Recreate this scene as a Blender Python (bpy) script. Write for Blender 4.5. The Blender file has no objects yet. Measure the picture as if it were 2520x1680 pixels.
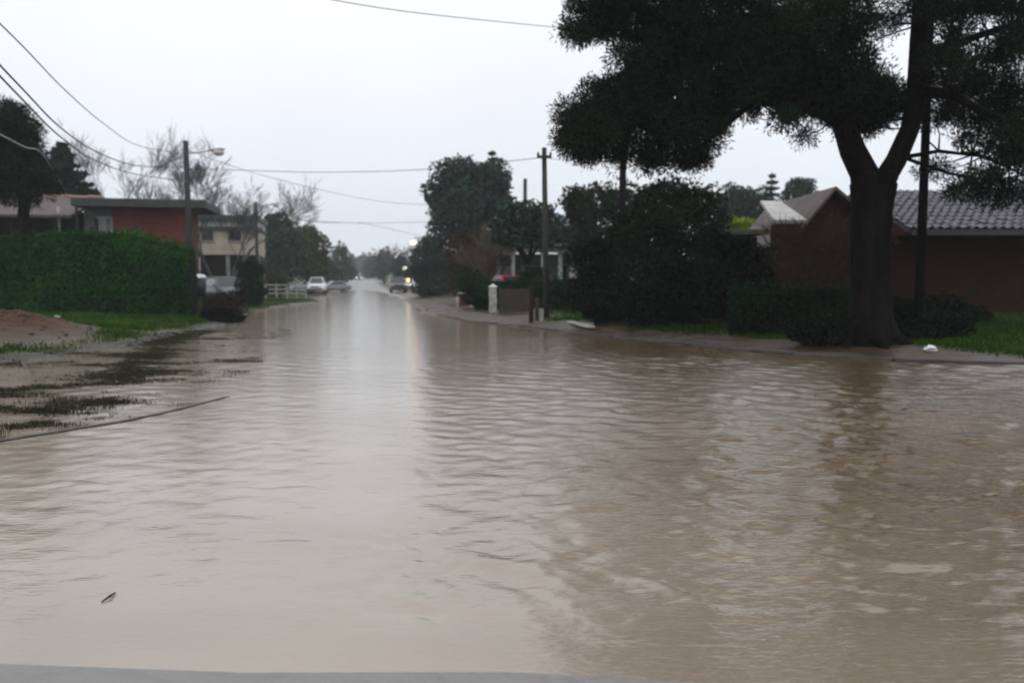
import bpy, math, random
import numpy as np
from mathutils import Vector

S = bpy.context.scene
COL = S.collection
PI = math.pi
R = math.radians

# ------------------------------------------------------------------ camera
F, W0, H0, CAMH = 1960.0, 2520.0, 1680.0, 1.5      # focal length in photo pixels, photo size, eye height
PITCH = math.atan(150.0 / F)
cam = bpy.data.cameras.new('camera')
cam.sensor_width = 36.0
cam.lens = F / W0 * 36.0
cam.clip_start, cam.clip_end = 0.05, 3000.0
cam.dof.use_dof = True
cam.dof.focus_distance = 5.2
cam.dof.aperture_fstop = 1.5
camo = bpy.data.objects.new('camera', cam)
camo.location = (0, 0, CAMH)
camo.rotation_euler = (PI / 2 - PITCH, 0, 0)
COL.objects.link(camo)
S.camera = camo

# ------------------------------------------------------------------ world, sun, exposure
SUN_EL, SUN_AZ = R(52), R(200)
world = bpy.data.worlds.new('World')
S.world = world
world.use_nodes = True
wt = world.node_tree
wt.nodes.clear()
def wn(t, **k):
    n = wt.nodes.new(t)
    for a, b in k.items(): setattr(n, a, b)
    return n
sky = wn('ShaderNodeTexSky', sky_type='NISHITA', sun_disc=False)
sky.sun_elevation, sky.sun_rotation = SUN_EL, SUN_AZ
hs = wn('ShaderNodeHueSaturation'); hs.inputs['Saturation'].default_value = 0.15
wt.links.new(sky.outputs[0], hs.inputs['Color'])
tc = wn('ShaderNodeTexCoord')
sx = wn('ShaderNodeSeparateXYZ'); wt.links.new(tc.outputs['Generated'], sx.inputs[0])
rp = wn('ShaderNodeValToRGB'); wt.links.new(sx.outputs['Z'], rp.inputs[0])
cr = rp.color_ramp
cr.elements[0].position = 0.0; cr.elements[0].color = (.645, .69, .755, 1)
cr.elements[1].position = 1.0; cr.elements[1].color = (1, 1, 1, 1)
e = cr.elements.new(0.12); e.color = (.73, .775, .84, 1)
e = cr.elements.new(0.34); e.color = (.895, .92, .975, 1)
nz = wn('ShaderNodeTexNoise'); nz.inputs['Scale'].default_value = 2.2; nz.inputs['Detail'].default_value = 4
wt.links.new(tc.outputs['Generated'], nz.inputs['Vector'])
mr = wn('ShaderNodeMapRange'); mr.inputs['To Min'].default_value = 9.6; mr.inputs['To Max'].default_value = 11.8
wt.links.new(nz.outputs['Fac'], mr.inputs['Value'])
vm = wn('ShaderNodeVectorMath', operation='SCALE')
wt.links.new(rp.outputs[0], vm.inputs[0]); wt.links.new(mr.outputs[0], vm.inputs['Scale'])
mx = wn('ShaderNodeMix', data_type='RGBA'); mx.inputs['Factor'].default_value = 0.9
wt.links.new(hs.outputs[0], mx.inputs['A']); wt.links.new(vm.outputs[0], mx.inputs['B'])
bg = wn('ShaderNodeBackground'); bg.inputs['Strength'].default_value = 0.1
wt.links.new(mx.outputs['Result'], bg.inputs['Color'])
ow = wn('ShaderNodeOutputWorld'); wt.links.new(bg.outputs[0], ow.inputs['Surface'])

sl = bpy.data.lights.new('sun', 'SUN')
sl.energy, sl.angle, sl.color = 0.5, R(25), (1.0, .97, .92)
so = bpy.data.objects.new('sun', sl)
so.rotation_euler = (PI / 2 - SUN_EL, 0, PI - SUN_AZ)
COL.objects.link(so)

S.view_settings.view_transform = 'Standard'
S.view_settings.look = 'None'
S.view_settings.gamma = 1.0
S.view_settings.exposure = 0.2
S.view_settings.use_curve_mapping = False
S.render.engine = 'CYCLES'
S.cycles.max_bounces = 6
S.cycles.diffuse_bounces = 2
S.cycles.glossy_bounces = 3
S.cycles.volume_bounces = 1
S.cycles.use_denoising = True

# ------------------------------------------------------------------ measuring helpers
cp, sp = math.cos(PITCH), math.sin(PITCH)
def ray(u, v):
    up = -(v - H0 / 2) / F
    dy = cp + up * sp
    return ((u - W0 / 2) / F / dy, (-sp + up * cp) / dy)
def P(u, v, Y):
    a, b = ray(u, v)
    return (a * Y, Y, CAMH + b * Y)
def G(u, v, z=0.0):
    a, b = ray(u, v)
    Y = (z - CAMH) / b
    return (a * Y, Y)
def X(u, Y, v=690): return ray(u, v)[0] * Y
def Z(v, Y): return CAMH + ray(W0 / 2, v)[1] * Y
ANG = R(10.7)                                   # the street runs 10.7 degrees left of the view
CA, SA = math.cos(ANG), math.sin(ANG)

def vnoise(x, y, seed=0):
    xi, yi = np.floor(x).astype(np.int64), np.floor(y).astype(np.int64)
    fx, fy = x - xi, y - yi
    fx, fy = fx * fx * (3 - 2 * fx), fy * fy * (3 - 2 * fy)
    def h(a, b):
        n = (a * 374761393 + b * 668265263 + seed * 974711) & 0xffffffff
        n = ((n ^ (n >> 13)) * 1274126177) & 0xffffffff
        return ((n ^ (n >> 16)) & 0xffff) / 65535.0
    return (h(xi, yi) * (1 - fx) + h(xi + 1, yi) * fx) * (1 - fy) + (h(xi, yi + 1) * (1 - fx) + h(xi + 1, yi + 1) * fx) * fy
def fbm(x, y, seed=0, oct=4):
    s, a, t = 0, .5, 0
    for i in range(oct):
        s = s + a * vnoise(x * 2 ** i, y * 2 ** i, seed + i * 17); t += a; a *= .5
    return s / t

def poly_sd(x, y, poly):
    """signed distance to a closed polygon, positive inside"""
    d = np.full(x.shape, 1e9); ins = np.zeros(x.shape, bool)
    n = len(poly)
    for i in range(n):
        ax, ay = poly[i]; bx, by = poly[(i + 1) % n]
        ex, ey = bx - ax, by - ay
        t = np.clip(((x - ax) * ex + (y - ay) * ey) / (ex * ex + ey * ey + 1e-9), 0, 1)
        d = np.minimum(d, np.hypot(x - ax - t * ex, y - ay - t * ey))
        if ay != by:
            c = ((ay > y) != (by > y)) & (x < ex * (y - ay) / (by - ay) + ax)
            ins ^= c
    return np.where(ins, d, -d)
def line_d(x, y, pts):
    d = np.full(x.shape, 1e9)
    for (ax, ay), (bx, by) in zip(pts[:-1], pts[1:]):
        ex, ey = bx - ax, by - ay
        t = np.clip(((x - ax) * ex + (y - ay) * ey) / (ex * ex + ey * ey + 1e-9), 0, 1)
        d = np.minimum(d, np.hypot(x - ax - t * ex, y - ay - t * ey))
    return d
def ST(s, t): return (-SA * t + CA * s, CA * t + SA * s)

LEFT = [G(*p) for p in [(-1400, 960), (-500, 925), (0, 890), (180, 872), (330, 845), (530, 803), (600, 775),
        (700, 752), (800, 744), (775, 728), (832, 714), (862, 706)]] + [ST(-3.4, 300), ST(-3.4, 900), (-900, 900), (-900, 12)]
RIGHT = [G(*p) for p in [(3600, 905), (2520, 893), (2200, 884), (1950, 869), (1700, 846), (1450, 821), (1300, 801), (1140, 784),
        (1060, 770), (1040, 752), (1000, 735), (962, 724), (930, 712)]] + [ST(3.4, 300), ST(3.4, 900), (900, 900), (900, 11)]
NEAR = [G(*p) for p in [(-900, 1600), (0, 1632), (600, 1654), (1250, 1652), (1430, 1662), (1800, 1684), (2520, 1690), (3600, 1690)]] + [(40, -30), (-40, -30)]
SHAL = [G(*p) for p in [(-900, 900), (0, 880), (330, 840), (600, 770), (760, 790), (560, 976), (300, 1040), (0, 1088), (-700, 1200)]]
RIDGES = [([G(*p) for p in [(545, 806), (410, 838), (370, 875), (335, 905)]], .5, .06),
          ([G(*p) for p in [(335, 915), (240, 945), (100, 955), (-200, 985)]], .55, .07),
          ([G(*p) for p in [(260, 990), (120, 1010), (-200, 1020)]], .3, .06),
          ([G(*p) for p in [(90, 1045), (0, 1068), (-300, 1110)]], .25, .05)]
HEAP = G(-10, 812, .3)

def terrain(x, y):
    x = np.atleast_1d(np.asarray(x, float)); y = np.atleast_1d(np.asarray(y, float))
    l, r, n, sh = (poly_sd(x, y, p) for p in (LEFT, RIGHT, NEAR, SHAL))
    d = np.maximum(l, r)
    t = x * -SA + y * CA; s = x * CA + y * SA
    rough = fbm(x * .9, y * .9, 3) - .5
    streak = fbm(x * .55, y * 1.8, 9) - .5
    dn = d + rough * 1.0 * np.clip(np.abs(y) / 20, .1, 1.3) + .45 * (r > l)
    top = .5
    h = np.where(dn > 0, top * (1 - np.exp(-np.clip(dn, 0, None) / 6)), -.30 * (1 - np.exp(np.clip(dn, None, 0) / 2.5)) - .012)
    h = np.where(n > -.6, np.maximum(h * (n < 0) - .3 * (n >= 0), np.clip(n * .10, -.2, .05)), h)
    h += np.where(d > .3, rough * .07, 0) * (n < 0)
    ruts = np.maximum(0, np.sin(s * 4.2 + 1.3 * fbm(x * .3, y * .3, 5) * 6)) ** 4
    h += np.where((r > -1.5) & (r < 5) & (y > 18) & (y < 50), (streak * .06 - ruts * .035), 0)
    k = np.clip(sh / .6, 0, 1) * np.clip(1 - dn / .8, 0, 1)
    zsh = -.05 + streak * .05 + rough * .02
    for pts, w, a in RIDGES:
        zsh += a * .5 * np.exp(-(line_d(x, y, pts) / w) ** 2) * (.1 + 1.5 * fbm(x * 1.1, y * 3.2, 21))
    h = h * (1 - k) + np.maximum(h, zsh) * k
    hp = np.hypot((x - HEAP[0]) / 2.4, (y - HEAP[1]) / 2.1)
    hpm = np.hypot((x - HEAP[0]) / 2.1, (y - HEAP[1]) / np.where(y < HEAP[1], 2.7, 2.0))
    h += .5 * np.exp(-hp ** 2 * 1.2) * (.8 + .5 * fbm(x * 1.7, y * 1.7, 31))
    h += 2.4 * np.clip((t - 95) / 160, 0, 1.6) ** 1.5
    return h, dict(l=l, r=r, n=n, sh=sh, s=s, t=t, rough=rough, hp=hpm, dn=dn)
def hgt(x, y): return float(terrain(x, y)[0][0])

# ------------------------------------------------------------------ object helpers
def tag(o, label=None, cat=None, group=None, kind=None):
    if label: o['label'] = label
    if cat: o['category'] = cat
    if group: o['group'] = group
    if kind: o['kind'] = kind
    return o
def thing(name, loc, label, cat, group=None, rz=0.0):
    o = bpy.data.objects.new(name, None); COL.objects.link(o)
    o.empty_display_size = .2
    o.location = loc; o.rotation_euler = (0, 0, rz)
    return tag(o, label, cat, group)
def link(name, me, mat, parent=None):
    o = bpy.data.objects.new(name, me); COL.objects.link(o)
    if mat and not me.materials: me.materials.append(mat)
    o.parent = parent
    return o
def np_mesh(name, verts, faces, smooth=False):
    verts = np.asarray(verts, np.float32); faces = np.asarray(faces, np.int32)
    me = bpy.data.meshes.new(name)
    k = faces.shape[1]
    me.vertices.add(len(verts)); me.vertices.foreach_set('co', verts.ravel())
    me.loops.add(faces.size); me.loops.foreach_set('vertex_index', faces.ravel())
    me.polygons.add(len(faces))
    me.polygons.foreach_set('loop_start', np.arange(0, faces.size, k, dtype=np.int32))
    if smooth: me.polygons.foreach_set('use_smooth', np.ones(len(faces), bool))
    me.update(calc_edges=True)
    return me
class MB:
    """collects shapes into one mesh"""
    def __init__(s): s.v, s.f = [], []
    def add(s, vs, fs):
        n = len(s.v); s.v += [tuple(p) for p in vs]; s.f += [tuple(i + n for i in f) for f in fs]
        return s
    def box(s, x0, x1, y0, y1, z0, z1, bev=0.0):
        if bev <= 0:
            return s.add([(x, y, z) for z in (z0, z1) for y in (y0, y1) for x in (x0, x1)],
                  [(0, 2, 3, 1), (4, 5, 7, 6), (0, 1, 5, 4), (2, 6, 7, 3), (0, 4, 6, 2), (1, 3, 7, 5)])
        b = bev; vs = []
        def ring(z, i): return [(x0 + i + b, y0 + i, z), (x1 - i - b, y0 + i, z), (x1 - i, y0 + i + b, z), (x1 - i, y1 - i - b, z),
                                (x1 - i - b, y1 - i, z), (x0 + i + b, y1 - i, z), (x0 + i, y1 - i - b, z), (x0 + i, y0 + i + b, z)]
        vs = ring(z0, 0) + ring(z1 - b, 0) + ring(z1, b * .8)
        fs = [tuple(range(7, -1, -1)), tuple(range(16, 24))]
        for k in (0, 8):
            fs += [(k + i, k + (i + 1) % 8, k + 8 + (i + 1) % 8, k + 8 + i) for i in range(8)]
        return s.add(vs, fs)
    def tube(s, pts, rad, n=6, cap=True):
        pts = [Vector(p) for p in pts]
        if not hasattr(rad, '__len__'): rad = [rad] * len(pts)
        vs, fs = [], []
        ref = Vector((.31, .77, .12)).normalized()
        for i, p in enumerate(pts):
            t = (pts[min(i + 1, len(pts) - 1)] - pts[max(i - 1, 0)])
            t = t.normalized() if t.length > 1e-9 else Vector((0, 0, 1))
            a = t.cross(ref)
            if a.length < .05: a = t.cross(Vector((1, 0, 0)))
            a.normalize(); b = t.cross(a)
            for k in range(n):
                w = 2 * PI * k / n
                vs.append(p + (a * math.cos(w) + b * math.sin(w)) * rad[i])
        for i in range(len(pts) - 1):
            for k in range(n):
                k2 = (k + 1) % n
                fs.append((i * n + k, i * n + k2, (i + 1) * n + k2, (i + 1) * n + k))
        if cap:
            fs.append(tuple(range(n - 1, -1, -1))); fs.append(tuple(range((len(pts) - 1) * n, len(pts) * n)))
        return s.add(vs, fs)
    def lathe(s, prof, n=16, c=(0, 0, 0), axis='z'):
        vs, fs = [], []
        for r, z in prof:
            for k in range(n):
                w = 2 * PI * k / n
                a, b = r * math.cos(w), r * math.sin(w)
                vs.append((c[0] + a, c[1] + b, c[2] + z) if axis == 'z' else (c[0] + z, c[1] + a, c[2] + b))
        for i in range(len(prof) - 1):
            for k in range(n):
                fs.append((i * n + k, i * n + (k + 1) % n, (i + 1) * n + (k + 1) % n, (i + 1) * n + k))
        return s.add(vs, fs)
    def build(s, name, mat, parent=None, local=False, smooth=False):
        v = np.array(s.v, float)
        if parent is not None and not local: v = v - np.array(parent.location)
        me = bpy.data.meshes.new(name)
        me.from_pydata([tuple(p) for p in v], [], s.f)
        if smooth: me.polygons.foreach_set('use_smooth', [True] * len(me.polygons))
        me.update()
        return link(name, me, mat, parent)

# ------------------------------------------------------------------ materials
def mat(name, col, rough=.7, col2=None, scale=3.0, bump=0.0, bscale=None, spec=.5, metal=0.0, emit=0.0, detail=5, stretch=None):
    m = bpy.data.materials.new(name); m.use_nodes = True
    nt = m.node_tree; b = nt.nodes['Principled BSDF']
    b.inputs['Roughness'].default_value = rough
    b.inputs['Specular IOR Level'].default_value = spec
    b.inputs['Metallic'].default_value = metal
    b.inputs['Base Color'].default_value = (*col, 1)
    if emit:
        b.inputs['Emission Color'].default_value = (*col, 1); b.inputs['Emission Strength'].default_value = emit
    if col2 or bump:
        t = nt.nodes.new('ShaderNodeTexCoord'); v = t.outputs['Object']
        if stretch:
            mp = nt.nodes.new('ShaderNodeMapping'); mp.inputs['Scale'].default_value = stretch
            nt.links.new(v, mp.inputs['Vector']); v = mp.outputs[0]
        n = nt.nodes.new('ShaderNodeTexNoise'); n.inputs['Scale'].default_value = scale; n.inputs['Detail'].default_value = detail
        nt.links.new(v, n.inputs['Vector'])
        if col2:
            r = nt.nodes.new('ShaderNodeValToRGB'); r.color_ramp.elements[0].position = .35; r.color_ramp.elements[1].position = .66
            r.color_ramp.elements[0].color = (*col, 1); r.color_ramp.elements[1].color = (*col2, 1)
            nt.links.new(n.outputs['Fac'], r.inputs[0]); nt.links.new(r.outputs[0], b.inputs['Base Color'])
        if bump:
            n2 = n
            if bscale:
                n2 = nt.nodes.new('ShaderNodeTexNoise'); n2.inputs['Scale'].default_value = bscale; n2.inputs['Detail'].default_value = 4
                nt.links.new(v, n2.inputs['Vector'])
            bp = nt.nodes.new('ShaderNodeBump'); bp.inputs['Strength'].default_value = bump; bp.inputs['Distance'].default_value = .05
            nt.links.new(n2.outputs['Fac'], bp.inputs['Height']); nt.links.new(bp.outputs[0], b.inputs['Normal'])
    return m
def leafmat(name, a, b, c, scale=.6):
    """leaf colours differ leaf by leaf and clump by clump"""
    m = bpy.data.materials.new(name); m.use_nodes = True
    nt = m.node_tree; p = nt.nodes['Principled BSDF']
    p.inputs['Roughness'].default_value = .6; p.inputs['Specular IOR Level'].default_value = .03
    g = nt.nodes.new('ShaderNodeNewGeometry')
    r = nt.nodes.new('ShaderNodeValToRGB')
    r.color_ramp.elements[0].color = (*a, 1); r.color_ramp.elements[1].color = (*c, 1)
    r.color_ramp.elements.new(.55).color = (*b, 1)
    t = nt.nodes.new('ShaderNodeTexCoord'); n = nt.nodes.new('ShaderNodeTexNoise'); n.inputs['Scale'].default_value = scale; n.inputs['Detail'].default_value = 3
    nt.links.new(t.outputs['Object'], n.inputs['Vector'])
    mth = nt.nodes.new('ShaderNodeMath'); mth.operation = 'MULTIPLY_ADD'; mth.inputs[1].default_value = 1.5; mth.inputs[2].default_value = -.5
    nt.links.new(n.outputs['Fac'], mth.inputs[0])
    ad = nt.nodes.new('ShaderNodeMath'); ad.operation = 'MULTIPLY_ADD'; ad.inputs[1].default_value = .45; ad.use_clamp = True
    nt.links.new(g.outputs['Random Per Island'], ad.inputs[0]); nt.links.new(mth.outputs[0], ad.inputs[2])
    nt.links.new(ad.outputs[0], r.inputs[0]); nt.links.new(r.outputs[0], p.inputs['Base Color'])
    return m
def brickmat(name, c1, c2, mortar, scale=1.0, rough=.75):
    m = bpy.data.materials.new(name); m.use_nodes = True
    nt = m.node_tree; p = nt.nodes['Principled BSDF']; p.inputs['Roughness'].default_value = rough; p.inputs['Specular IOR Level'].default_value = .12
    t = nt.nodes.new('ShaderNodeTexCoord'); mp = nt.nodes.new('ShaderNodeMapping'); mp.inputs['Rotation'].default_value = (PI / 2, 0, 0)
    nt.links.new(t.outputs['Object'], mp.inputs['Vector'])
    bk = nt.nodes.new('ShaderNodeTexBrick'); bk.inputs['Scale'].default_value = scale
    bk.inputs['Brick Width'].default_value = .25; bk.inputs['Row Height'].default_value = .08; bk.inputs['Mortar Size'].default_value = .009
    bk.inputs['Color1'].default_value = (*c1, 1); bk.inputs['Color2'].default_value = (*c2, 1); bk.inputs['Mortar'].default_value = (*mortar, 1)
    nt.links.new(mp.outputs[0], bk.inputs['Vector'])
    n = nt.nodes.new('ShaderNodeTexNoise'); n.inputs['Scale'].default_value = 1.1; n.inputs['Detail'].default_value = 6
    nt.links.new(t.outputs['Object'], n.inputs['Vector'])
    mrg = nt.nodes.new('ShaderNodeMapRange'); mrg.inputs['To Min'].default_value = .6; mrg.inputs['To Max'].default_value = 1.35
    nt.links.new(n.outputs['Fac'], mrg.inputs['Value'])
    sc = nt.nodes.new('ShaderNodeVectorMath'); sc.operation = 'SCALE'
    nt.links.new(bk.outputs['Color'], sc.inputs[0]); nt.links.new(mrg.outputs[0], sc.inputs['Scale'])
    nt.links.new(sc.outputs[0], p.inputs['Base Color'])
    bp = nt.nodes.new('ShaderNodeBump'); bp.invert = True; bp.inputs['Strength'].default_value = .5; bp.inputs['Distance'].default_value = .01
    nt.links.new(bk.outputs['Fac'], bp.inputs['Height']); nt.links.new(bp.outputs[0], p.inputs['Normal'])
    return m

M = dict(
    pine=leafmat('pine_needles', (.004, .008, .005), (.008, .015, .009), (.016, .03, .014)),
    conifer=leafmat('conifer_needles', (.008, .018, .014), (.016, .034, .026), (.03, .05, .034)),
    shrub=leafmat('dark_shrub_leaves', (.006, .013, .007), (.012, .024, .011), (.026, .044, .017)),
    blackshrub=leafmat('shade_shrub_leaves', (.004, .008, .005), (.008, .014, .008), (.016, .026, .013)),
    tree=leafmat('tree_leaves', (.014, .034, .029), (.028, .056, .044), (.05, .09, .058)),
    olive=leafmat('olive_leaves', (.03, .04, .018), (.06, .07, .03), (.09, .10, .045)),
    hedge=leafmat('hedge_leaves', (.005, .024, .006), (.014, .066, .013), (.045, .125, .022), .5),
    darkhedge=leafmat('dark_hedge_leaves', (.004, .014, .008), (.008, .03, .013), (.014, .045, .016)),
    lime=leafmat('yellow_green_leaves', (.10, .14, .01), (.2, .26, .015), (.3, .36, .03)),
    brownleaf=leafmat('brown_leaves', (.022, .016, .011), (.04, .029, .019), (.06, .042, .027)),
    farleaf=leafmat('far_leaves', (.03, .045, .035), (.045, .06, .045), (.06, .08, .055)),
    grass=leafmat('grass_blades', (.014, .036, .005), (.03, .078, .008), (.07, .125, .016), .35),
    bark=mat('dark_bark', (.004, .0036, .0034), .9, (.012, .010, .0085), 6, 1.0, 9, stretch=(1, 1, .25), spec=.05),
    twig=mat('grey_twigs', (.05, .05, .052), .9, (.09, .09, .09), 8),
    browntwig=mat('brown_twigs', (.05, .033, .024), .9, (.085, .055, .038), 8),
    darktwig=mat('dark_twigs', (.035, .025, .018), .9, (.07, .05, .036), 8, spec=.1),
    pole=mat('weathered_wood_pole', (.025, .025, .026), .85, (.06, .06, .06), 5, .4, stretch=(4, 4, .4), spec=.15),
    darkpole=mat('dark_wood_pole', (.006, .006, .007), .9, (.011, .010, .011), 5, .4, stretch=(4, 4, .4), spec=.05),
    wire=mat('black_cable', (.03, .03, .035), .6), palewire=mat('pale_cable', (.35, .38, .37), .6),
    metal=mat('grey_metal', (.18, .2, .2), .5, (.28, .3, .3), 4, metal=.6),
    brick=brickmat('red_brick', (.17, .036, .028), (.115, .028, .023), (.085, .05, .043)),
    darkbrick=brickmat('brown_brick', (.048, .016, .010), (.026, .010, .007), (.03, .018, .014)),
    fascia=mat('grey_fascia', (.03, .033, .038), .7, (.05, .052, .058), 2),
    brownroof=mat('brown_roof', (.06, .047, .046), .75, (.105, .082, .078), 2.5, .4, 9, stretch=(1, 1, 1)),
    ridge=mat('ridge_clay', (.26, .15, .115), .7, (.38, .25, .2), 4),
    tile=mat('grey_roof_tile', (.06, .06, .07), .5, (.13, .128, .145), 3.5, .25, 25),
    paleroof=mat('pale_wet_roof', (.30, .29, .28), .4, (.42, .41, .40), 3, .2, 12),
    moss=mat('mossy_roof', (.05, .055, .035), .8, (.10, .11, .06), 3, .3),
    cream=mat('cream_render', (.30, .26, .21), .85, (.42, .37, .30), 1.2, .1, 14),
    greyrender=mat('grey_render', (.12, .125, .13), .85, (.2, .205, .21), 1.0, .1, 14),
    white=mat('white_paint', (.40, .41, .42), .6, (.55, .56, .57), 2),
    dirtywhite=mat('stained_white', (.22, .235, .22), .8, (.45, .46, .43), 5, .3),
    darkwall=mat('dark_wall', (.014, .011, .010), .85, (.024, .018, .016), 2, spec=.1),
    darkwood=mat('dark_wood', (.018, .012, .009), .8, (.036, .024, .018), 4, .3, stretch=(6, 6, .5), spec=.1),
    brownwood=mat('brown_boards', (.026, .019, .014), .8, (.05, .036, .026), 4, .3, stretch=(6, 6, .5)),
    palewood=mat('pale_wet_plank', (.36, .37, .31), .5, (.5, .5, .44), 4, .2, stretch=(1, 8, 8)),
    concrete=mat('concrete', (.22, .22, .21), .8, (.36, .36, .34), 5, .3, 18),
    glass=mat('dark_glass', (.02, .024, .03), .08, spec=.6), paleglass=mat('curtained_glass', (.25, .27, .30), .15, (.4, .42, .44), 1.5),
    silver=mat('silver_paint', (.36, .37, .40), .28, metal=.3, spec=.6), whitecar=mat('white_car_paint', (.7, .71, .72), .25),
    darkcar=mat('dark_blue_grey_paint', (.045, .048, .06), .3, spec=.6), redcar=mat('red_car_paint', (.42, .035, .045), .3),
    greycar=mat('mid_grey_paint', (.16, .17, .19), .3), tyre=mat('tyre_rubber', (.015, .015, .016), .85), rim=mat('wheel_rim', (.3, .3, .32), .35, metal=.8),
    trim=mat('black_trim', (.015, .015, .018), .5), lens=mat('lamp_lens', (.5, .5, .52), .15),
    headlamp=mat('lit_headlamp', (1, .95, .88), .3, emit=14), sodium=mat('lit_sodium_lamp', (1, .45, .10), .3, emit=22),
    amber=mat('lit_amber_lamp', (1, .72, .12), .3, emit=7), signlight=mat('lit_sign', (.75, .85, .6), .3, emit=.9),
    bag=mat('black_bag', (.012, .012, .016), .35), palebag=mat('pale_plastic', (.62, .6, .66), .4), litter=mat('white_plastic_bag', (.75, .78, .76), .4),
    clod=mat('brown_clods', (.04, .022, .015), .8, (.085, .05, .035), 5, .4), shadecore=mat('shade_core', (.006, .008, .005), .95, spec=.05), flooded=leafmat('flooded_grass_blades', (.018, .020, .012), (.034, .035, .02), (.06, .058, .034), .5),
)

# ------------------------------------------------------------------ ground (one sheet) and flood water
def polar(angs, rads):
    A, Rr = np.meshgrid(angs, rads)
    x, y = Rr * np.sin(A), Rr * np.cos(A)
    na, nr = len(angs), len(rads)
    i = np.arange(nr - 1)[:, None] * na; j = np.arange(na)[None, :]; j2 = (j + 1) % na
    f = np.stack([i + j, i + j2, i + na + j2, i + na + j], -1).reshape(-1, 4)[:, ::-1]
    return x.ravel(), y.ravel(), f
def angles(fine):
    return np.concatenate([np.linspace(-R(44), R(44), fine), np.linspace(R(47), R(313), 90)])

gx, gy, gf = polar(angles(480), np.concatenate([np.geomspace(.4, 9, 60)[:-1], np.geomspace(9, 60, 240)[:-1], np.geomspace(60, 2500, 80)]))
gz, T = terrain(gx, gy)
me = np_mesh('ground', np.stack([gx, gy, gz], -1), gf, True)
n1 = fbm(gx * .5, gy * .5, 41) - .5
gu = 1260 + F * gx / np.maximum(gy, .1)
grassL = np.clip((T['l'] - .15 + n1 * 1.0) / .7, 0, 1) * np.clip((T['hp'] - 1.15 + n1 * 1.2) * 2.2, 0, 1)
grassR = np.clip((T['r'] - 1.25 + n1 * 2.2 + np.clip((gu - 1700) / 900, 0, 1) * .75) / .8, 0, 1) * np.clip((gu - 1330 + n1 * 200) / 80, 0, 1)
grassR = np.maximum(grassR, np.clip((T['r'] - 5 + n1 * 4) / 2, 0, 1))
grassS = np.clip((gz - .004) / .02, 0, 1) * (T['sh'] > 0) * .2
grass = np.maximum(np.maximum(grassL, grassR), np.maximum(grassS, ((T['l'] > 40) | (T['r'] > 40)) * 1.0))
road = np.clip((4.0 - np.abs(T['s'])) / .6, 0, 1) * np.clip((T['t'] - 60) / 10, 0, 1) * (T['t'] < 900)
near_strip = np.clip((T['n'] + .2) / .1, 0, 1)  # grey strip nearest the camera, painted in for a reflection on the water
for nm, arr in (('grass', grass), ('road', np.maximum(road, near_strip)), ('heap', np.clip(1.4 - T['hp'], 0, 1)), ('shoal', np.clip(T['sh'] / .5, 0, 1) * np.clip(1 - (T['dn'] - .3) / 1.2, 0, 1))):
    a = me.attributes.new(nm, 'FLOAT', 'POINT'); a.data.foreach_set('value', arr.astype(np.float32))
gm = bpy.data.materials.new('wet_ground'); gm.use_nodes = True
nt = gm.node_tree; pb = nt.nodes['Principled BSDF']
def N(t, **k):
    n = nt.nodes.new(t)
    for a, b in k.items(): setattr(n, a, b)
    return n
def ramp(src, c0, c1, p0=.35, p1=.65):
    r = N('ShaderNodeValToRGB'); r.color_ramp.elements[0].position, r.color_ramp.elements[1].position = p0, p1
    r.color_ramp.elements[0].color, r.color_ramp.elements[1].color = (*c0, 1), (*c1, 1)
    nt.links.new(src, r.inputs[0]); return r.outputs[0]
def mixc(f, a, b):
    m = N('ShaderNodeMix', data_type='RGBA'); nt.links.new(f, m.inputs['Factor']); nt.links.new(a, m.inputs['A']); nt.links.new(b, m.inputs['B']); return m.outputs['Result']
tcg = N('ShaderNodeTexCoord')
nA = N('ShaderNodeTexNoise'); nA.inputs['Scale'].default_value = .8; nA.inputs['Detail'].default_value = 9; nA.inputs['Roughness'].default_value = .65
nB = N('ShaderNodeTexNoise'); nB.inputs['Scale'].default_value = 6; nB.inputs['Detail'].default_value = 6
for q in (nA, nB): nt.links.new(tcg.outputs['Object'], q.inputs['Vector'])
mud = ramp(nA.outputs['Fac'], (.032, .021, .013), (.085, .057, .037))
grs = ramp(nB.outputs['Fac'], (.016, .036, .006), (.042, .075, .014))
asp = ramp(nA.outputs['Fac'], (.19, .186, .182), (.235, .23, .225))
hep = ramp(nB.outputs['Fac'], (.035, .016, .008), (.080, .040, .022))
at = {k: N('ShaderNodeAttribute', attribute_name=k).outputs['Fac'] for k in ('grass', 'road', 'heap', 'shoal')}
sho = ramp(nA.outputs['Fac'], (.018, .019, .013), (.05, .046, .034))
c = mixc(at['heap'], mud, hep); c = mixc(at['grass'], c, grs); c = mixc(at['shoal'], c, sho); c = mixc(at['road'], c, asp)  # road mask also lays the near strip painted in for a reflection
nt.links.new(c, pb.inputs['Base Color'])
rr = N('ShaderNodeMapRange'); rr.inputs['To Min'].default_value = .58; rr.inputs['To Max'].default_value = .8
pud = N('ShaderNodeMapRange'); pud.inputs['From Min'].default_value = .42; pud.inputs['From Max'].default_value = .62; pud.inputs['To Min'].default_value = .36; pud.inputs['To Max'].default_value = .62
nt.links.new(nA.outputs['Fac'], pud.inputs['Value'])
dry = N('ShaderNodeMath', operation='MAXIMUM'); nt.links.new(at['grass'], dry.inputs[0]); nt.links.new(at['heap'], dry.inputs[1])
nt.links.new(pud.outputs[0], rr.inputs['To Min']); nt.links.new(dry.outputs[0], rr.inputs['Value']); nt.links.new(rr.outputs[0], pb.inputs['Roughness'])
spm = N('ShaderNodeMapRange'); spm.inputs['To Min'].default_value = .3; spm.inputs['To Max'].default_value = .08
nt.links.new(dry.outputs[0], spm.inputs['Value']); nt.links.new(spm.outputs[0], pb.inputs['Specular IOR Level'])
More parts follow.
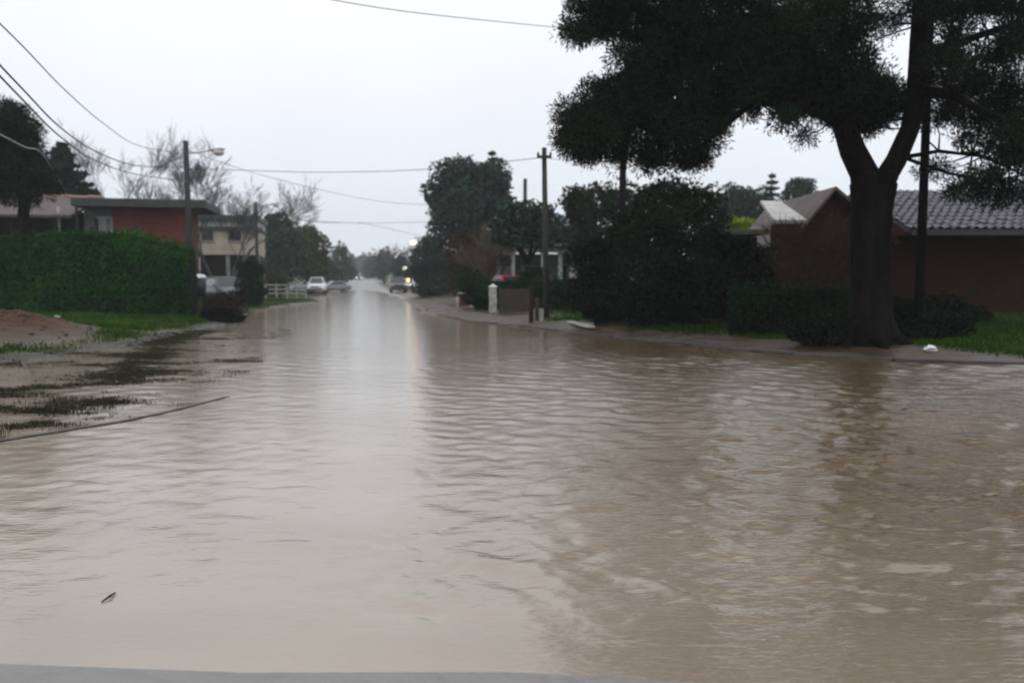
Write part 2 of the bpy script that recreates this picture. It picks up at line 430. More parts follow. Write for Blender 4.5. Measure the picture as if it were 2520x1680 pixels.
bpn = N('ShaderNodeBump'); bpn.inputs['Strength'].default_value = .6; bpn.inputs['Distance'].default_value = .05
nt.links.new(nB.outputs['Fac'], bpn.inputs['Height']); nt.links.new(bpn.outputs[0], pb.inputs['Normal'])
tag(link('ground', me, gm), 'muddy ground and verges rising out of the flood', kind='structure')

rng = np.random.default_rng(7)
wr = np.concatenate([np.geomspace(.5, 2.2, 14)[:-1], np.geomspace(2.2, 34, 560)[:-1], np.geomspace(34, 260, 90)])
wx, wy, wf = polar(angles(520), wr)
rad = np.hypot(wx, wy)
spacing = np.where(rad < 34, rad * .0049, rad * .023) + .004
wz = np.zeros_like(wx)
patch = fbm(wx * .35, wy * .35, 77)
chop = np.clip(.80 + (wx + .1) * .36, .40, 1.7) * (.35 + 1.25 * patch)
warpx = (fbm(wx * .5, wy * .5, 81) - .5) * .5; warpy = (fbm(wx * .6, wy * .6, 85) - .5) * .5
for i in range(130):
    lam = math.exp(rng.uniform(math.log(.065), math.log(.62)))
    th = rng.normal(0, .85) + PI / 2 + (.18 if i % 3 else -.35)
    k = 2 * PI / lam
    amp = .00118 * lam ** .58
    fade = np.clip(lam / (spacing * 3.2) - 1, 0, 1)
    loc = .35 + 1.3 * vnoise(wx * .7 + i * 13.1, wy * .7 - i * 7.7, i)
    ph = k * ((wx + warpx) * math.cos(th) + (wy + warpy) * math.sin(th)) + rng.uniform(0, 6.28)
    wv = np.sin(ph)
    wz += amp * fade * loc * (wv + .25 * np.cos(2 * ph))
wz *= chop * np.clip((-terrain(wx, wy)[1]['n'] - .05) / .9, 0, 1)
wme = np_mesh('flood_water', np.stack([wx, wy, wz], -1), wf, True)
wm = bpy.data.materials.new('muddy_water'); wm.use_nodes = True
nt = wm.node_tree; pb = nt.nodes['Principled BSDF']
tcg = N('ShaderNodeTexCoord')
nA = N('ShaderNodeTexNoise'); nA.inputs['Scale'].default_value = .45; nA.inputs['Detail'].default_value = 5
nB = N('ShaderNodeTexNoise'); nB.inputs['Scale'].default_value = 22; nB.inputs['Detail'].default_value = 5
mpn = N('ShaderNodeMapping'); mpn.inputs['Scale'].default_value = (.55, 1.5, 1)
nt.links.new(tcg.outputs['Object'], mpn.inputs['Vector'])
for q in (nA, nB): nt.links.new(mpn.outputs[0], q.inputs['Vector'])
painted_shade = wme.attributes.new('painted_shade', 'FLOAT', 'POINT')
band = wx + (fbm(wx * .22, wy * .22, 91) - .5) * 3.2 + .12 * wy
painted_shade.data.foreach_set('value', np.clip((band - .2) / 3.2, 0, 1).astype(np.float32))
sl_ = N('ShaderNodeAttribute', attribute_name='painted_shade')
nt.links.new(mixc(sl_.outputs['Fac'], ramp(nA.outputs['Fac'], (.27, .222, .174), (.33, .28, .225)), ramp(nA.outputs['Fac'], (.105, .071, .038), (.14, .098, .056))), pb.inputs['Base Color'])  # bright sky reflection left and pine shade right are painted into the base colour
pb.inputs['Roughness'].default_value = .085; pb.inputs['IOR'].default_value = 1.85
bpn = N('ShaderNodeBump'); bsm = N('ShaderNodeMapRange'); bsm.inputs['To Min'].default_value = .16; bsm.inputs['To Max'].default_value = .36; nt.links.new(sl_.outputs['Fac'], bsm.inputs['Value']); nt.links.new(bsm.outputs[0], bpn.inputs['Strength']); bpn.inputs['Distance'].default_value = .02
nt.links.new(nB.outputs['Fac'], bpn.inputs['Height']); nt.links.new(bpn.outputs[0], pb.inputs['Normal'])
shal = np.clip(terrain(wx, wy)[1]['sh'] + 1, 0, 1) * np.exp(-np.clip(-terrain(wx, wy)[0] - .004, 0, None) / .022)
a_ = wme.attributes.new('shallow', 'FLOAT', 'POINT'); a_.data.foreach_set('value', shal.astype(np.float32))
fr = N('ShaderNodeFresnel'); fr.inputs['IOR'].default_value = 1.6
gls = N('ShaderNodeBsdfGlossy'); gls.inputs['Roughness'].default_value = .09
trn = N('ShaderNodeBsdfTransparent'); trn.inputs['Color'].default_value = (.85, .78, .68, 1)
m1 = N('ShaderNodeMixShader'); m2 = N('ShaderNodeMixShader')
for q in (fr, gls): nt.links.new(bpn.outputs[0], q.inputs['Normal'])
nt.links.new(fr.outputs[0], m1.inputs[0]); nt.links.new(trn.outputs[0], m1.inputs[1]); nt.links.new(gls.outputs[0], m1.inputs[2])
sa = N('ShaderNodeAttribute', attribute_name='shallow')
sm = N('ShaderNodeMath', operation='MULTIPLY'); sm.inputs[1].default_value = .9
nt.links.new(sa.outputs['Fac'], sm.inputs[0]); nt.links.new(sm.outputs[0], m2.inputs[0])
nt.links.new(pb.outputs[0], m2.inputs[1]); nt.links.new(m1.outputs[0], m2.inputs[2])
nt.links.new(m2.outputs[0], nt.nodes['Material Output'].inputs['Surface'])
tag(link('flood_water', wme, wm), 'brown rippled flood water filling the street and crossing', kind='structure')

# submerged kerb line that just breaks the surface on the left
kb = MB(); kp = [G(*p) for p in [(-700, 1190), (-300, 1132), (0, 1086), (150, 1062), (300, 1038), (430, 1010), (560, 976)]]
for (ax, ay), (bx, by) in zip(kp[:-1], kp[1:]):
    L = math.hypot(bx - ax, by - ay); nx, ny = -(by - ay) / L * .035, (bx - ax) / L * .035
    n = max(2, int(L / .25))
    for i in range(n):
        t0, t1 = i / n, (i + 1) / n - .004
        z = .010 + .005 * math.sin(i * .7 + ax)
        q = [(ax + (bx - ax) * t, ay + (by - ay) * t) for t in (t0, t1)]
        vs = [(q[0][0] - nx, q[0][1] - ny), (q[1][0] - nx, q[1][1] - ny), (q[1][0] + nx, q[1][1] + ny), (q[0][0] + nx, q[0][1] + ny)]
        kb.add([(a, b, -.2) for a, b in vs] + [(a, b, z) for a, b in vs], [(4, 5, 6, 7), (0, 1, 5, 4), (1, 2, 6, 5), (2, 3, 7, 6), (3, 0, 4, 7)])
tag(kb.build('kerb', mat('wet_kerb', (.03, .03, .028), .7, (.06, .058, .052), 6)), 'low wet kerb just breaking the water on the left', kind='structure')

# the right bank's wet kerb, curving round the corner
kb = MB(); kp = [G(*p) for p in [(1048, 762), (1075, 774), (1140, 788), (1220, 797), (1300, 805), (1450, 825), (1700, 850), (1950, 873), (2200, 888), (2520, 897), (2900, 900)]]
for (ax, ay), (bx, by) in zip(kp[:-1], kp[1:]):
    L = math.hypot(bx - ax, by - ay); nx, ny = -(by - ay) / L * .09, (bx - ax) / L * .09
    n = max(2, int(L / .9))
    for i in range(n):
        t0, t1 = i / n, (i + 1) / n - .012 / L
        z = .035 + .014 * math.sin(i * 1.7 + ax)
        q = [(ax + (bx - ax) * t, ay + (by - ay) * t) for t in (t0, t1)]
        vs = [(q[0][0] - nx, q[0][1] - ny), (q[1][0] - nx, q[1][1] - ny), (q[1][0] + nx, q[1][1] + ny), (q[0][0] + nx, q[0][1] + ny)]
        kb.add([(a, b, -.2) for a, b in vs] + [(a, b, z) for a, b in vs], [(4, 5, 6, 7), (0, 1, 5, 4), (1, 2, 6, 5), (2, 3, 7, 6), (3, 0, 4, 7)])
tag(kb.build('kerb', mat('dark_wet_kerb', (.025, .022, .02), .7, (.055, .048, .042), 4)), 'dark wet kerb curving along the right bank', kind='structure')

# grass blades on the verges
def grass_blades():
    r = np.random.default_rng(3)
    n = 900000
    th = r.uniform(-R(36), R(36), n); rd = np.exp(r.uniform(math.log(7), math.log(60), n))
    x, y = rd * np.sin(th), rd * np.cos(th)
    keep = []
    z, T = terrain(x, y)
    n1 = fbm(x * .5, y * .5, 41) - .5
    u = 1260 + F * x / y
    gl = np.clip((T['l'] - .15 + n1 * 1.0) / .7, 0, 1) * np.clip((T['hp'] - 1.15 + n1 * 1.2) * 2.2, 0, 1)
    gr = np.clip((T['r'] - 1.25 + n1 * 2.2 + np.clip((u - 1700) / 900, 0, 1) * .75) / .8, 0, 1) * np.clip((u - 1330 + n1 * 200) / 80, 0, 1)
    gs = np.clip((z - .0) / .03, 0, 1) * (T['sh'] > 0) * .03
    g = np.maximum(np.maximum(gl, gr), gs)
    k = r.random(n) < g * np.clip(40 / rd, .4, 1) * .9
    x, y, z, rd = x[k][:115000], y[k][:115000], z[k][:115000], rd[k][:115000]
    m = len(x)
    hh = r.uniform(.05, .13, m) * (.6 + .8 * fbm(x, y, 55)) * np.where(T['sh'][k][:115000] > .2, .45, 1); w = .006 + rd * .0006
    a = r.uniform(0, 2 * PI, m); lx, ly = r.normal(0, .04, m), r.normal(0, .04, m)
    v = np.stack([np.stack([x - w * np.cos(a), y - w * np.sin(a), z - .02], -1), np.stack([x + w * np.cos(a), y + w * np.sin(a), z - .02], -1),
                  np.stack([x + lx, y + ly, z + hh], -1)], 1).reshape(-1, 3)
    return np_mesh('grass', v, np.arange(3 * m).reshape(-1, 3))
tag(link('grass', grass_blades(), M['grass']), 'short green grass on the wet verges', 'grass', kind='stuff')

def flooded_grass():
    r = np.random.default_rng(8); n = 900000
    th = r.uniform(-R(40), -R(12), n); rd = r.uniform(6.5, 26, n)
    x, y = rd * np.sin(th), rd * np.cos(th)
    z, T = terrain(x, y)
    mask = np.zeros(n)
    for pts, w, a in RIDGES: mask = np.maximum(mask, np.exp(-(line_d(x, y, pts) / (w * 1.15)) ** 2) * min(1, a / .06))
    st = fbm(x * .8, y * 3.0, 21)
    pr = np.clip((mask * .8 + (st - .5) * 2.8 + (fbm(x * 4, y * 9, 4) - .5) * 2.0 - .34) * .8, 0, .7) * (T['sh'] > .05) * (T['dn'] < .4)
    k = r.random(n) < pr
    x, y, z = x[k][:120000], y[k][:120000], z[k][:120000]; m = len(x)
    hh = r.uniform(.012, .05, m); w = .012
    a = r.uniform(0, 2 * PI, m); lx_, ly_ = r.normal(0, .03, m), r.normal(0, .03, m); z0 = np.minimum(z, 0)
    v = np.stack([np.stack([x - w * np.cos(a), y - w * np.sin(a), z0 - .01], -1), np.stack([x + w * np.cos(a), y + w * np.sin(a), z0 - .01], -1), np.stack([x + lx_, y + ly_, np.maximum(z, 0) + hh], -1)], 1).reshape(-1, 3)
    return np_mesh('flooded_grass', v, np.arange(3 * m).reshape(-1, 3))
tag(link('flooded_grass', flooded_grass(), M['flooded']), 'dark drowned grass breaking the shallow water on the left', 'grass', kind='stuff')

# ------------------------------------------------------------------ foliage builders
def leaf_cloud(r, C, Rad, n, size, shell=.4, aspect=.5, lump=.42):
    d = r.normal(size=(n, 3)); d /= np.linalg.norm(d, axis=1)[:, None]
    ph = r.uniform(0, 6.28, 6); kk = r.normal(0, 3.6, (6, 3))
    lm = sum(np.sin(d @ kk[i] + ph[i]) for i in range(6)) / 6
    rr = (shell ** 3 + r.random(n) * (1 - shell ** 3)) ** (1 / 3) * (1 + lump * 1.6 * lm)
    p = np.asarray(C) + d * rr[:, None] * np.asarray(Rad)
    return leaf_quads(r, p, size, aspect)
def leaf_quads(r, p, size, aspect=.5):
    n = len(p)
    a = r.normal(size=(n, 3)); a /= np.linalg.norm(a, axis=1)[:, None]
    b = np.cross(a, r.normal(size=(n, 3))); b /= np.linalg.norm(b, axis=1)[:, None] + 1e-9
    s = (size * r.uniform(.55, 1.35, n) / 2)[:, None]
    return np.stack([p - a * s, p + b * s * aspect - a * s * .15, p + a * s, p - b * s * aspect - a * s * .15], 1).reshape(-1, 3)
def quads_obj(name, parts, m, parent):
    v = np.concatenate(parts) - np.array(parent.location)
    return link(name, np_mesh(name, v, np.arange(len(v)).reshape(-1, 4)), m, parent)
SEED = [100]
def nrng():
    SEED[0] += 1
    return np.random.default_rng(SEED[0])

def leafy(name, label, cat, u, Y, blobs, m, leaf=.3, cover=3.2, trunk=.15, trunk_m='bark', group=None, depth=.7, base_v=None):
    """tree or shrub: crown of leaf clusters in blobs measured in the photo, at its own distance and with its own depth"""
    r = nrng(); mp = Y / F
    x = X(u, Y); z = hgt(x, Y)
    t = thing(name, (x, Y, z), label, cat, group)
    parts, cents = [], []
    blobs = list(blobs)
    if cat == 'shrub':
        vb = 690 + (CAMH - z) / Y * F; vt = min(b[1] - b[3] for b in blobs)
        u0, u1 = min(b[0] - b[2] for b in blobs), max(b[0] + b[2] for b in blobs)
        blobs.append(((u0 + u1) / 2, vb - .22 * (vb - vt), .42 * (u1 - u0), .24 * (vb - vt)))
    for b in blobs:
        bu, bv, ru, rv = b[:4]
        cy = Y + r.uniform(-.5, .5) * ru * mp * depth * (len(blobs) > 1)
        C = P(bu, bv, cy); Rd = (ru * mp, (ru + rv) / 2 * mp * depth, rv * mp)
        area = 4 * PI * ((Rd[0] * Rd[1]) ** 1.6 / 3 + (Rd[0] * Rd[2]) ** 1.6 / 3 + (Rd[1] * Rd[2]) ** 1.6 / 3) ** (1 / 1.6)
        n = int(min(20000, .82 * cover * area / (leaf * leaf * .28)))
        parts.append(leaf_cloud(r, C, Rd, n, leaf)); cents.append((C, Rd))
    quads_obj('crown' if cat == 'tree' else 'foliage', parts, M[m], t)
    tb = MB(); top = max(c[0][2] for c in cents)
    lean = sum(c[0][0] for c in cents) / len(cents)
    hub = (x * .5 + lean * .5, Y, z + (top - z) * .45)
    tb.tube([(x, Y, z - .2), (x, Y, z + .1), ((x + hub[0]) / 2, Y, (z + hub[2]) / 2), hub], [trunk * 1.5, trunk * 1.15, trunk * .9, trunk * .75], 8)
    for C, Rd in cents[:14]:
        mid = [(hub[i] + C[i]) / 2 + r.normal(0, .1) for i in range(3)]
        tb.tube([hub, mid, C], [trunk * .6, trunk * .4, trunk * .15], 5)
    tb.build('trunk' if cat == 'tree' else 'stem', M[trunk_m], t, smooth=True)
    return t

def bare(name, label, u, Y, v_top, m='twig', spread=.5, seed=1, stems=1, levels=5, r0=.12, width=None, cat='tree', thin=.010, v_base=None, kids=(2, 4)):
    r = random.Random(seed); x = X(u, Y); z = hgt(x, Y)
    H = Z(v_top, Y) - z
    t = thing(name, (x, Y, z), label, cat)
    tr, tw = MB(), MB()
    L0 = H * .40
    def grow(p, d, L, rad, lev):
        pts, rr = [p], [rad]; q = Vector(p); dd = Vector(d)
        n = 3
        for i in range(n):
            dd = (dd + Vector((r.gauss(0, .13), r.gauss(0, .13), r.gauss(.05, .09)))).normalized()
            q = q + dd * L / n; pts.append(tuple(q)); rr.append(max(thin * .6, rad * (1 - .4 * (i + 1) / n)))
        (tr if lev < 2 else tw).tube(pts, rr, 6 if lev < 2 else 3, cap=False)
        if lev >= levels: return
        for k in range(r.randint(*kids) + (1 if lev >= 2 else 0)):
            f = r.uniform(.35, 1.0); i = min(n, max(1, round(f * n)))
            nd = (dd + Vector((r.gauss(0, spread), r.gauss(0, spread), r.gauss(.12, spread * .5)))).normalized()
            grow(pts[i], nd, L * r.uniform(.55, .82), max(thin, rr[i] * r.uniform(.45, .65)), lev + 1)
    for s in range(stems):
        a = r.uniform(0, 6.28); lean = .0 if stems == 1 else .32
        grow((x + (s > 0) * .2 * math.cos(a), Y + (s > 0) * .2 * math.sin(a), z - .1), Vector((lean * math.cos(a), lean * math.sin(a), 1)).normalized(), L0, r0, 0)
    tr.build('trunk', M[m], t, smooth=True)
    tw.build('twigs', M[m], t)['kind'] = 'stuff'
    return t

def needle_clumps(r, cents, rad, n, L, w):
    C = np.repeat(np.asarray(cents), n, 0); m = len(C)
    RR = np.repeat(np.asarray(rad), n)[:, None]
    d = r.normal(size=(m, 3)); d[:, 2] += .25; d /= np.linalg.norm(d, axis=1)[:, None]
    p = C + d * RR * r.uniform(.0, 1.0, (m, 1)) ** .6
    tip = p + d * L * r.uniform(.6, 1.25, (m, 1)) + r.normal(0, .02, (m, 3))
    b = np.cross(d, r.normal(size=(m, 3))); b /= np.linalg.norm(b, axis=1)[:, None]
    mid = p * .6 + tip * .4
    return np.stack([p, mid + b * w, tip, mid - b * w], 1).reshape(-1, 3)

def conifer(name, label, u, Y, v_top, v_bot, halfpx, m='conifer', layers=12, group=None, leaf=.28, lean=0):
    r = nrng(); mp = Y / F; x = X(u, Y); z = hgt(x, Y)
    t = thing(name, (x, Y, z), label, 'tree', group)
    zt, zb = Z(v_top, Y), Z(v_bot, Y)
    tb = MB().tube([(x, Y, z - .2), (x, Y, (z + zt) / 2), (x + lean, Y, zt)], [.28, .17, .03], 8)
    tb.build('trunk', M['bark'], t, smooth=True)
    br, parts = MB(), []
    for i in range(layers):
        f = (i + .4) / layers; zz = zb + (zt - zb) * f
        Lr = halfpx * mp * (1 - f) ** .85 + .15
        for k in range(7):
            a = r.uniform(0, 6.28); L = Lr * r.uniform(.6, 1.15)
            e = (x + L * math.cos(a), Y + L * math.sin(a), zz - L * r.uniform(.0, .22))
            br.tube([(x, Y, zz), e], [.04, .012], 4)
            n = int(26 + L * 60)
            s = r.random(n) ** .7
            p = np.stack([x + (e[0] - x) * s, Y + (e[1] - Y) * s, zz + (e[2] - zz) * s], -1) + r.normal(0, 1, (n, 3)) * np.array([.16, .16, .09]) * (1.3 - s[:, None]) * max(.6, L / 1.6)
            parts.append(leaf_quads(r, p, leaf, .35))
    quads_obj('crown', parts, M[m], t)
    br.build('branches', M['bark'], t)['kind'] = 'stuff'
    return t

def hedge(name, label, pts, depth, m, leaf=.1, cover=4.0, round_=.35, group=None, core='shadecore'):
    """pts: list of (x, y, z_top) along the front face; the hedge goes back by depth"""
    r = nrng(); parts = []; x0, y0 = pts[0][:2]
    t = thing(name, (x0, y0, hgt(x0, y0)), label, 'hedge', group)
    cb = MB()
    for (ax, ay, az), (bx, by, bz) in zip(pts[:-1], pts[1:]):
        L = math.hypot(bx - ax, by - ay); ex, ey = (bx - ax) / L, (by - ay) / L; nx, ny = -ey, ex
        g = hgt((ax + bx) / 2, (ay + by) / 2)
        hm = (az + bz) / 2 - g
        area = L * (2 * hm + depth) + 2 * depth * hm
        n = int(.62 * cover * area / (leaf * leaf * .28))
        s = r.random(n); w = r.random(n); h = r.random(n)
        side = r.random(n)
        pf = hm / (2 * hm + depth)
        w = np.where(side < pf, r.random(n) ** 2 * .25, np.where(side > 1 - pf, 1 - r.random(n) ** 2 * .25, w))
        h = np.where((side >= pf) & (side <= 1 - pf), 1 - r.random(n) ** 2 * .15, h)
        e = np.clip((h - (1 - round_)) / round_, 0, 1)
        w = .5 + (w - .5) * np.sqrt(np.clip(1 - e * e * .75, .05, 1))
        bump = (fbm(s * L * 1.1 + ax, h * hm * 1.3, 61) - .5) * .45
        top = az + (bz - az) * s
        p = np.stack([ax + ex * s * L + nx * (w * depth - bump), ay + ey * s * L + ny * (w * depth - bump), g + h * (top - g) + bump * .35], -1)
        ns = int(n * .035); ss, ws = r.random(ns), r.uniform(.1, .9, ns); tp_ = az + (bz - az) * ss
        p = np.concatenate([p, np.stack([ax + ex * ss * L + nx * ws * depth, ay + ey * ss * L + ny * ws * depth, tp_ + r.exponential(.07, ns)], -1)])
        parts.append(leaf_quads(r, p, leaf, .55))
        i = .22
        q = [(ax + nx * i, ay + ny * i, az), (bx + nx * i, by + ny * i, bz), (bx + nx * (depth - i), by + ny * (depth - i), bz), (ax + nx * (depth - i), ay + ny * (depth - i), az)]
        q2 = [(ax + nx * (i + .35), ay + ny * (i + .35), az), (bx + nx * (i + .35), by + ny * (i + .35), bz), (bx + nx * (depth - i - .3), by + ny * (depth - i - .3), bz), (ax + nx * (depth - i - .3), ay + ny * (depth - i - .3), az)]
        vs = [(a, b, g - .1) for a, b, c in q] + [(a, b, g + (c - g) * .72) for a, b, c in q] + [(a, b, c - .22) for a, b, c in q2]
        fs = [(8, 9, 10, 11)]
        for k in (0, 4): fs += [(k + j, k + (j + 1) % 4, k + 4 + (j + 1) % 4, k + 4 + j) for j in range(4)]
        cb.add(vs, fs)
    quads_obj('foliage', parts, M[m], t)
    cb.build('shade_core', M[core], t)  # solid dark core painted as the shade inside the hedge
    return t

# ------------------------------------------------------------------ left: house, cream house
def frame_house(name, label, u, Y, rz, cat='house', group=None):
    x = X(u, Y)
    return thing(name, (x, Y, hgt(x, Y)), label, cat, group, rz)
def lx(o, u):
    k = ray(u, 690)[0]; X0, Y0 = o.location[:2]; a = o.rotation_euler[2]; c, s = math.cos(a), math.sin(a)
    return (k * Y0 - X0) / (c - k * s)
def lz(o, v, x=0.0, y=0.0):
    a = o.rotation_euler[2]; Yw = o.location[1] + x * math.sin(a) + y * math.cos(a)
    return Z(v, Yw) - o.location[2]
def window(o, x0, x1, z0, z1, y, pane='glass', fr='white', bars=1, name='window'):
    fw = .07; b = MB()
    b.box(x0, x1, y - .05, y + .02, z0, z0 + fw).box(x0, x1, y - .05, y + .02, z1 - fw, z1)
    b.box(x0, x0 + fw, y - .05, y + .02, z0 + fw, z1 - fw).box(x1 - fw, x1, y - .05, y + .02, z0 + fw, z1 - fw)
    for i in range(bars):
        xm = x0 + (x1 - x0) * (i + 1) / (bars + 1); b.box(xm - .025, xm + .025, y - .04, y + .02, z0 + fw, z1 - fw)
    w = b.build(name, M[fr], o, local=True)
    MB().box(x0 + fw, x1 - fw, y - .015, y + .012, z0 + fw, z1 - fw).build('pane', M[pane], w, local=True)
    MB().box(x0 - .08, x1 + .08, y - .12, y + .02, z0 - .07, z0 - .002).build('sill', M['concrete'], w, local=True)
    return w

h1 = frame_house('brick_house', 'long red brick house with flat dark fascia and brown roof behind the left hedge', 205, 42, ANG)
zt = lz(h1, 489); zf = lz(h1, 509); xe = lx(h1, 459); xo = lx(h1, 516); xg = lx(h1, 283)
xl = lx(h1, -130)
MB().box(xg, xe, 0, 3.6, -.3, zf - .004).build('wall', M['brick'], h1, local=True)
MB().box(0, xg - .003, .5, 3.6, -.3, zf - .004).build('recessed_wall', M['greyrender'], h1, local=True)
MB().box(-.25, xo, -.7, 4.2, zf, zt, .05).build('flat_roof', M['fascia'], h1, local=True)
for q in (.05, 1.0): MB().box(xg - 1.75 + q * 0 - .9 * q, xg - 1.65 - .9 * q, -.05, .07, -.3, zf - .006).build('post', M['white'] if q > .5 else M['fascia'], h1, local=True)
window(h1, lx(h1, 238), lx(h1, 276), lz(h1, 582), lz(h1, 530), .5, 'paleglass', 'white', 1)
window(h1, xe - 2.5, xe - 1.3, 1.0, 2.3, 0, 'glass', 'white', 1)
zev = lz(h1, 532); zrd = lz(h1, 486, 0, 5)
rb = MB(); rb.add([(xl, -.6, zev), (-.27, -.6, zev), (-.27, 5, zrd), (xl, 5, zrd), (xl, -.6, zev - .14), (-.27, -.6, zev - .14), (-.27, 5, zrd - .14), (xl, 5, zrd - .14)],
                [(0, 1, 2, 3), (7, 6, 5, 4), (0, 4, 5, 1), (1, 5, 6, 2), (2, 6, 7, 3), (3, 7, 4, 0)])
rb.build('pitched_roof', M['brownroof'], h1, local=True)
MB().box(xl, -.3, 1.2, 4.6, -.3, zev + (zrd - zev) * 1.8 / 5.6 - .16).build('porch_wall', M['darkwall'], h1, local=True)
for i in range(4): MB().box(xl + 1.2 + i * 2.0, xl + 1.34 + i * 2.0, -.4, -.26, -.3, zev - .145).build('porch_post', M['darkwood'], h1, local=True)
rt = None
for i in range(20):
    xx = -.3 - i * .42
    if xx < xl: break
    if rt is None:
        b = MB(); n = 6
        for k in range(2):
            pass
        vs = []; 
        for s_, rr_ in ((0, .13), (.40, .16)):
            for k in range(n): vs.append((-s_, rr_ * math.cos(PI * k / (n - 1)), rr_ * .8 * math.sin(PI * k / (n - 1))))
        b.add(vs, [(k, k + 1, n + k + 1, n + k) for k in range(n - 1)] + [tuple(range(n)), tuple(range(2 * n - 1, n - 1, -1))])
        rt = b.build('ridge_tile', M['ridge'], h1, local=True)
        o = rt
    else:
        o = rt.copy(); COL.objects.link(o); o.parent = h1
    o.location = (xx, 5, zrd - .02 + .02 * math.sin(i * 1.9)); o.rotation_euler = (0, .03 * math.sin(i * 3.1), .04 * math.sin(i * 2.3))

h2 = frame_house('cream_house', 'pale two storey flat roofed house beyond the left street lamp pole', 478, 68, ANG)
xr = lx(h2, 652); z1 = lz(h2, 529); z2 = lz(h2, 541); z3 = lz(h2, 557); z4 = lz(h2, 626)
MB().box(-.3, lx(h2, 640), -.6, 7, z2, z1, .05).build('flat_roof', M['fascia'], h2, local=True)
MB().box(.3, lx(h2, 634), 0, 6.5, z3 + .002, z2 - .003).build('upper_band', M['white'], h2, local=True)
MB().box(-.1, lx(h2, 638), -.35, 6.8, z3 - .22, z3).build('ledge', M['fascia'], h2, local=True)
MB().box(0, lx(h2, 632), 0, 6.5, z4, z3 - .223).build('wall', M['cream'], h2, local=True)
MB().box(.2, lx(h2, 628), 1.6, 6.4, -.3, z4 - .003).build('carport_wall', M['darkwall'], h2, local=True)
for i in range(3): MB().box(.1 + i * 2.5, .4 + i * 2.5, .1, .4, -.3, z4 - .003).build('column', M['greyrender'], h2, local=True)
window(h2, lx(h2, 566), lx(h2, 596), lz(h2, 592), lz(h2, 567), 0, 'glass', 'fascia', 1)
window(h2, lx(h2, 500), lx(h2, 528), lz(h2, 592), lz(h2, 567), 0, 'glass', 'fascia', 1)

# ------------------------------------------------------------------ right: porch house and brick house
h3 = frame_house('porch_house', 'white columned house behind the right hedge and bushes', 1205, 47, 0)
m3 = 47 / F
xr = lx(h3, 1450); zb = lz(h3, 622); ze = lz(h3, 610)
MB().box(-.3, xr, 2.0, 7, -.3, zb - .003).build('wall', M['greyrender'], h3, local=True)
MB().box(-.4, xr + .1, -.1, .25, zb, ze).build('beam', M['dirtywhite'], h3, local=True)
zr = lz(h3, 560, 0, 4)
MB().add([(-.6, -.35, ze + .003), (xr + .3, -.35, ze + .003), (xr + .3, 4, zr), (-.6, 4, zr), (xr + .3, 7.4, ze), (-.6, 7.4, ze), (-.6, -.35, ze + .12), (xr + .3, -.35, ze + .12), (xr + .3, 4, zr + .12), (-.6, 4, zr + .12)],
         [(6, 7, 8, 9), (0, 1, 7, 6), (9, 8, 4, 5), (0, 6, 9, 3), (1, 2, 8, 7), (3, 2, 1, 0), (5, 4, 2, 3)]).build('roof', M['fascia'], h3, local=True)
for uu in (1226, 1262, 1337, 1379, 1441):
    a = lx(h3, uu); MB().lathe([(.19, -.3), (.19, .05), (.14, .08), (.125, zb - .14), (.18, zb - .1), (.18, zb - .002)], 14, (a, .08, 0)).build('column', M['white'] if uu != 1379 else M['dirtywhite'], h3, local=True, smooth=False)
MB().box(lx(h3, 1402), lx(h3, 1421), .0, .12, -.3, zb - .003).build('panel', M['white'], h3, local=True)
d = MB().box(lx(h3, 1386), lx(h3, 1400), 1.9, 2.05, 0, 2.1).build('door', M['darkwood'], h3, local=True)
MB().lathe([(.0, -.03), (.03, -.02), (.03, .02), (0, .03)], 8, (lx(h3, 1386) + .08, 1.88, 1.0)).build('handle', M['metal'], d, local=True)
for a, b in ((1232, 1256), (1285, 1325)): window(h3, lx(h3, a), lx(h3, b), .9, 2.1, 1.98, 'paleglass', 'white', 1)

h4 = frame_house('gabled_brick_house', 'dark brown brick house with gable and grey tiled roof behind the big pine', 2040, 25.5, 0)
Y4 = 25.5; base4 = h4.location[2]
xa, xb2 = lx(h4, 1962), lx(h4, 2172); za = lz(h4, 462); zE = lz(h4, 566)
MB().add([(xa, 0, -.3), (xb2, 0, -.3), (xb2, 0, zE), (0, 0, za - .12), (xa, 0, zE), (xa, 6, -.3), (xb2, 6, -.3), (xb2, 6, zE), (0, 6, za - .12), (xa, 6, zE)],
         [(0, 1, 2, 3, 4), (9, 8, 7, 6, 5), (0, 5, 6, 1), (1, 6, 7, 2), (4, 9, 5, 0), (3, 8, 9, 4), (2, 7, 8, 3)]).build('gable_wall', M['darkbrick'], h4, local=True)
for sg, xx in ((-1, xa - .35), (1, xb2 + .35)):
    zz = zE - .35 * (za - zE) / (0 - xa)
    y0, y1 = -.35, 6.3
    q = [(0, za - .115), (xx, zz + .005), (xx, zz + .125), (0, za + .005)]
    MB().add([(a, y0, b) for a, b in q] + [(a, y1, b) for a, b in q], [(0, 1, 2, 3), (7, 6, 5, 4), (0, 4, 5, 1), (1, 5, 6, 2), (2, 6, 7, 3), (3, 7, 4, 0)]).build('gable_roof', M['brownroof'], h4, local=True)
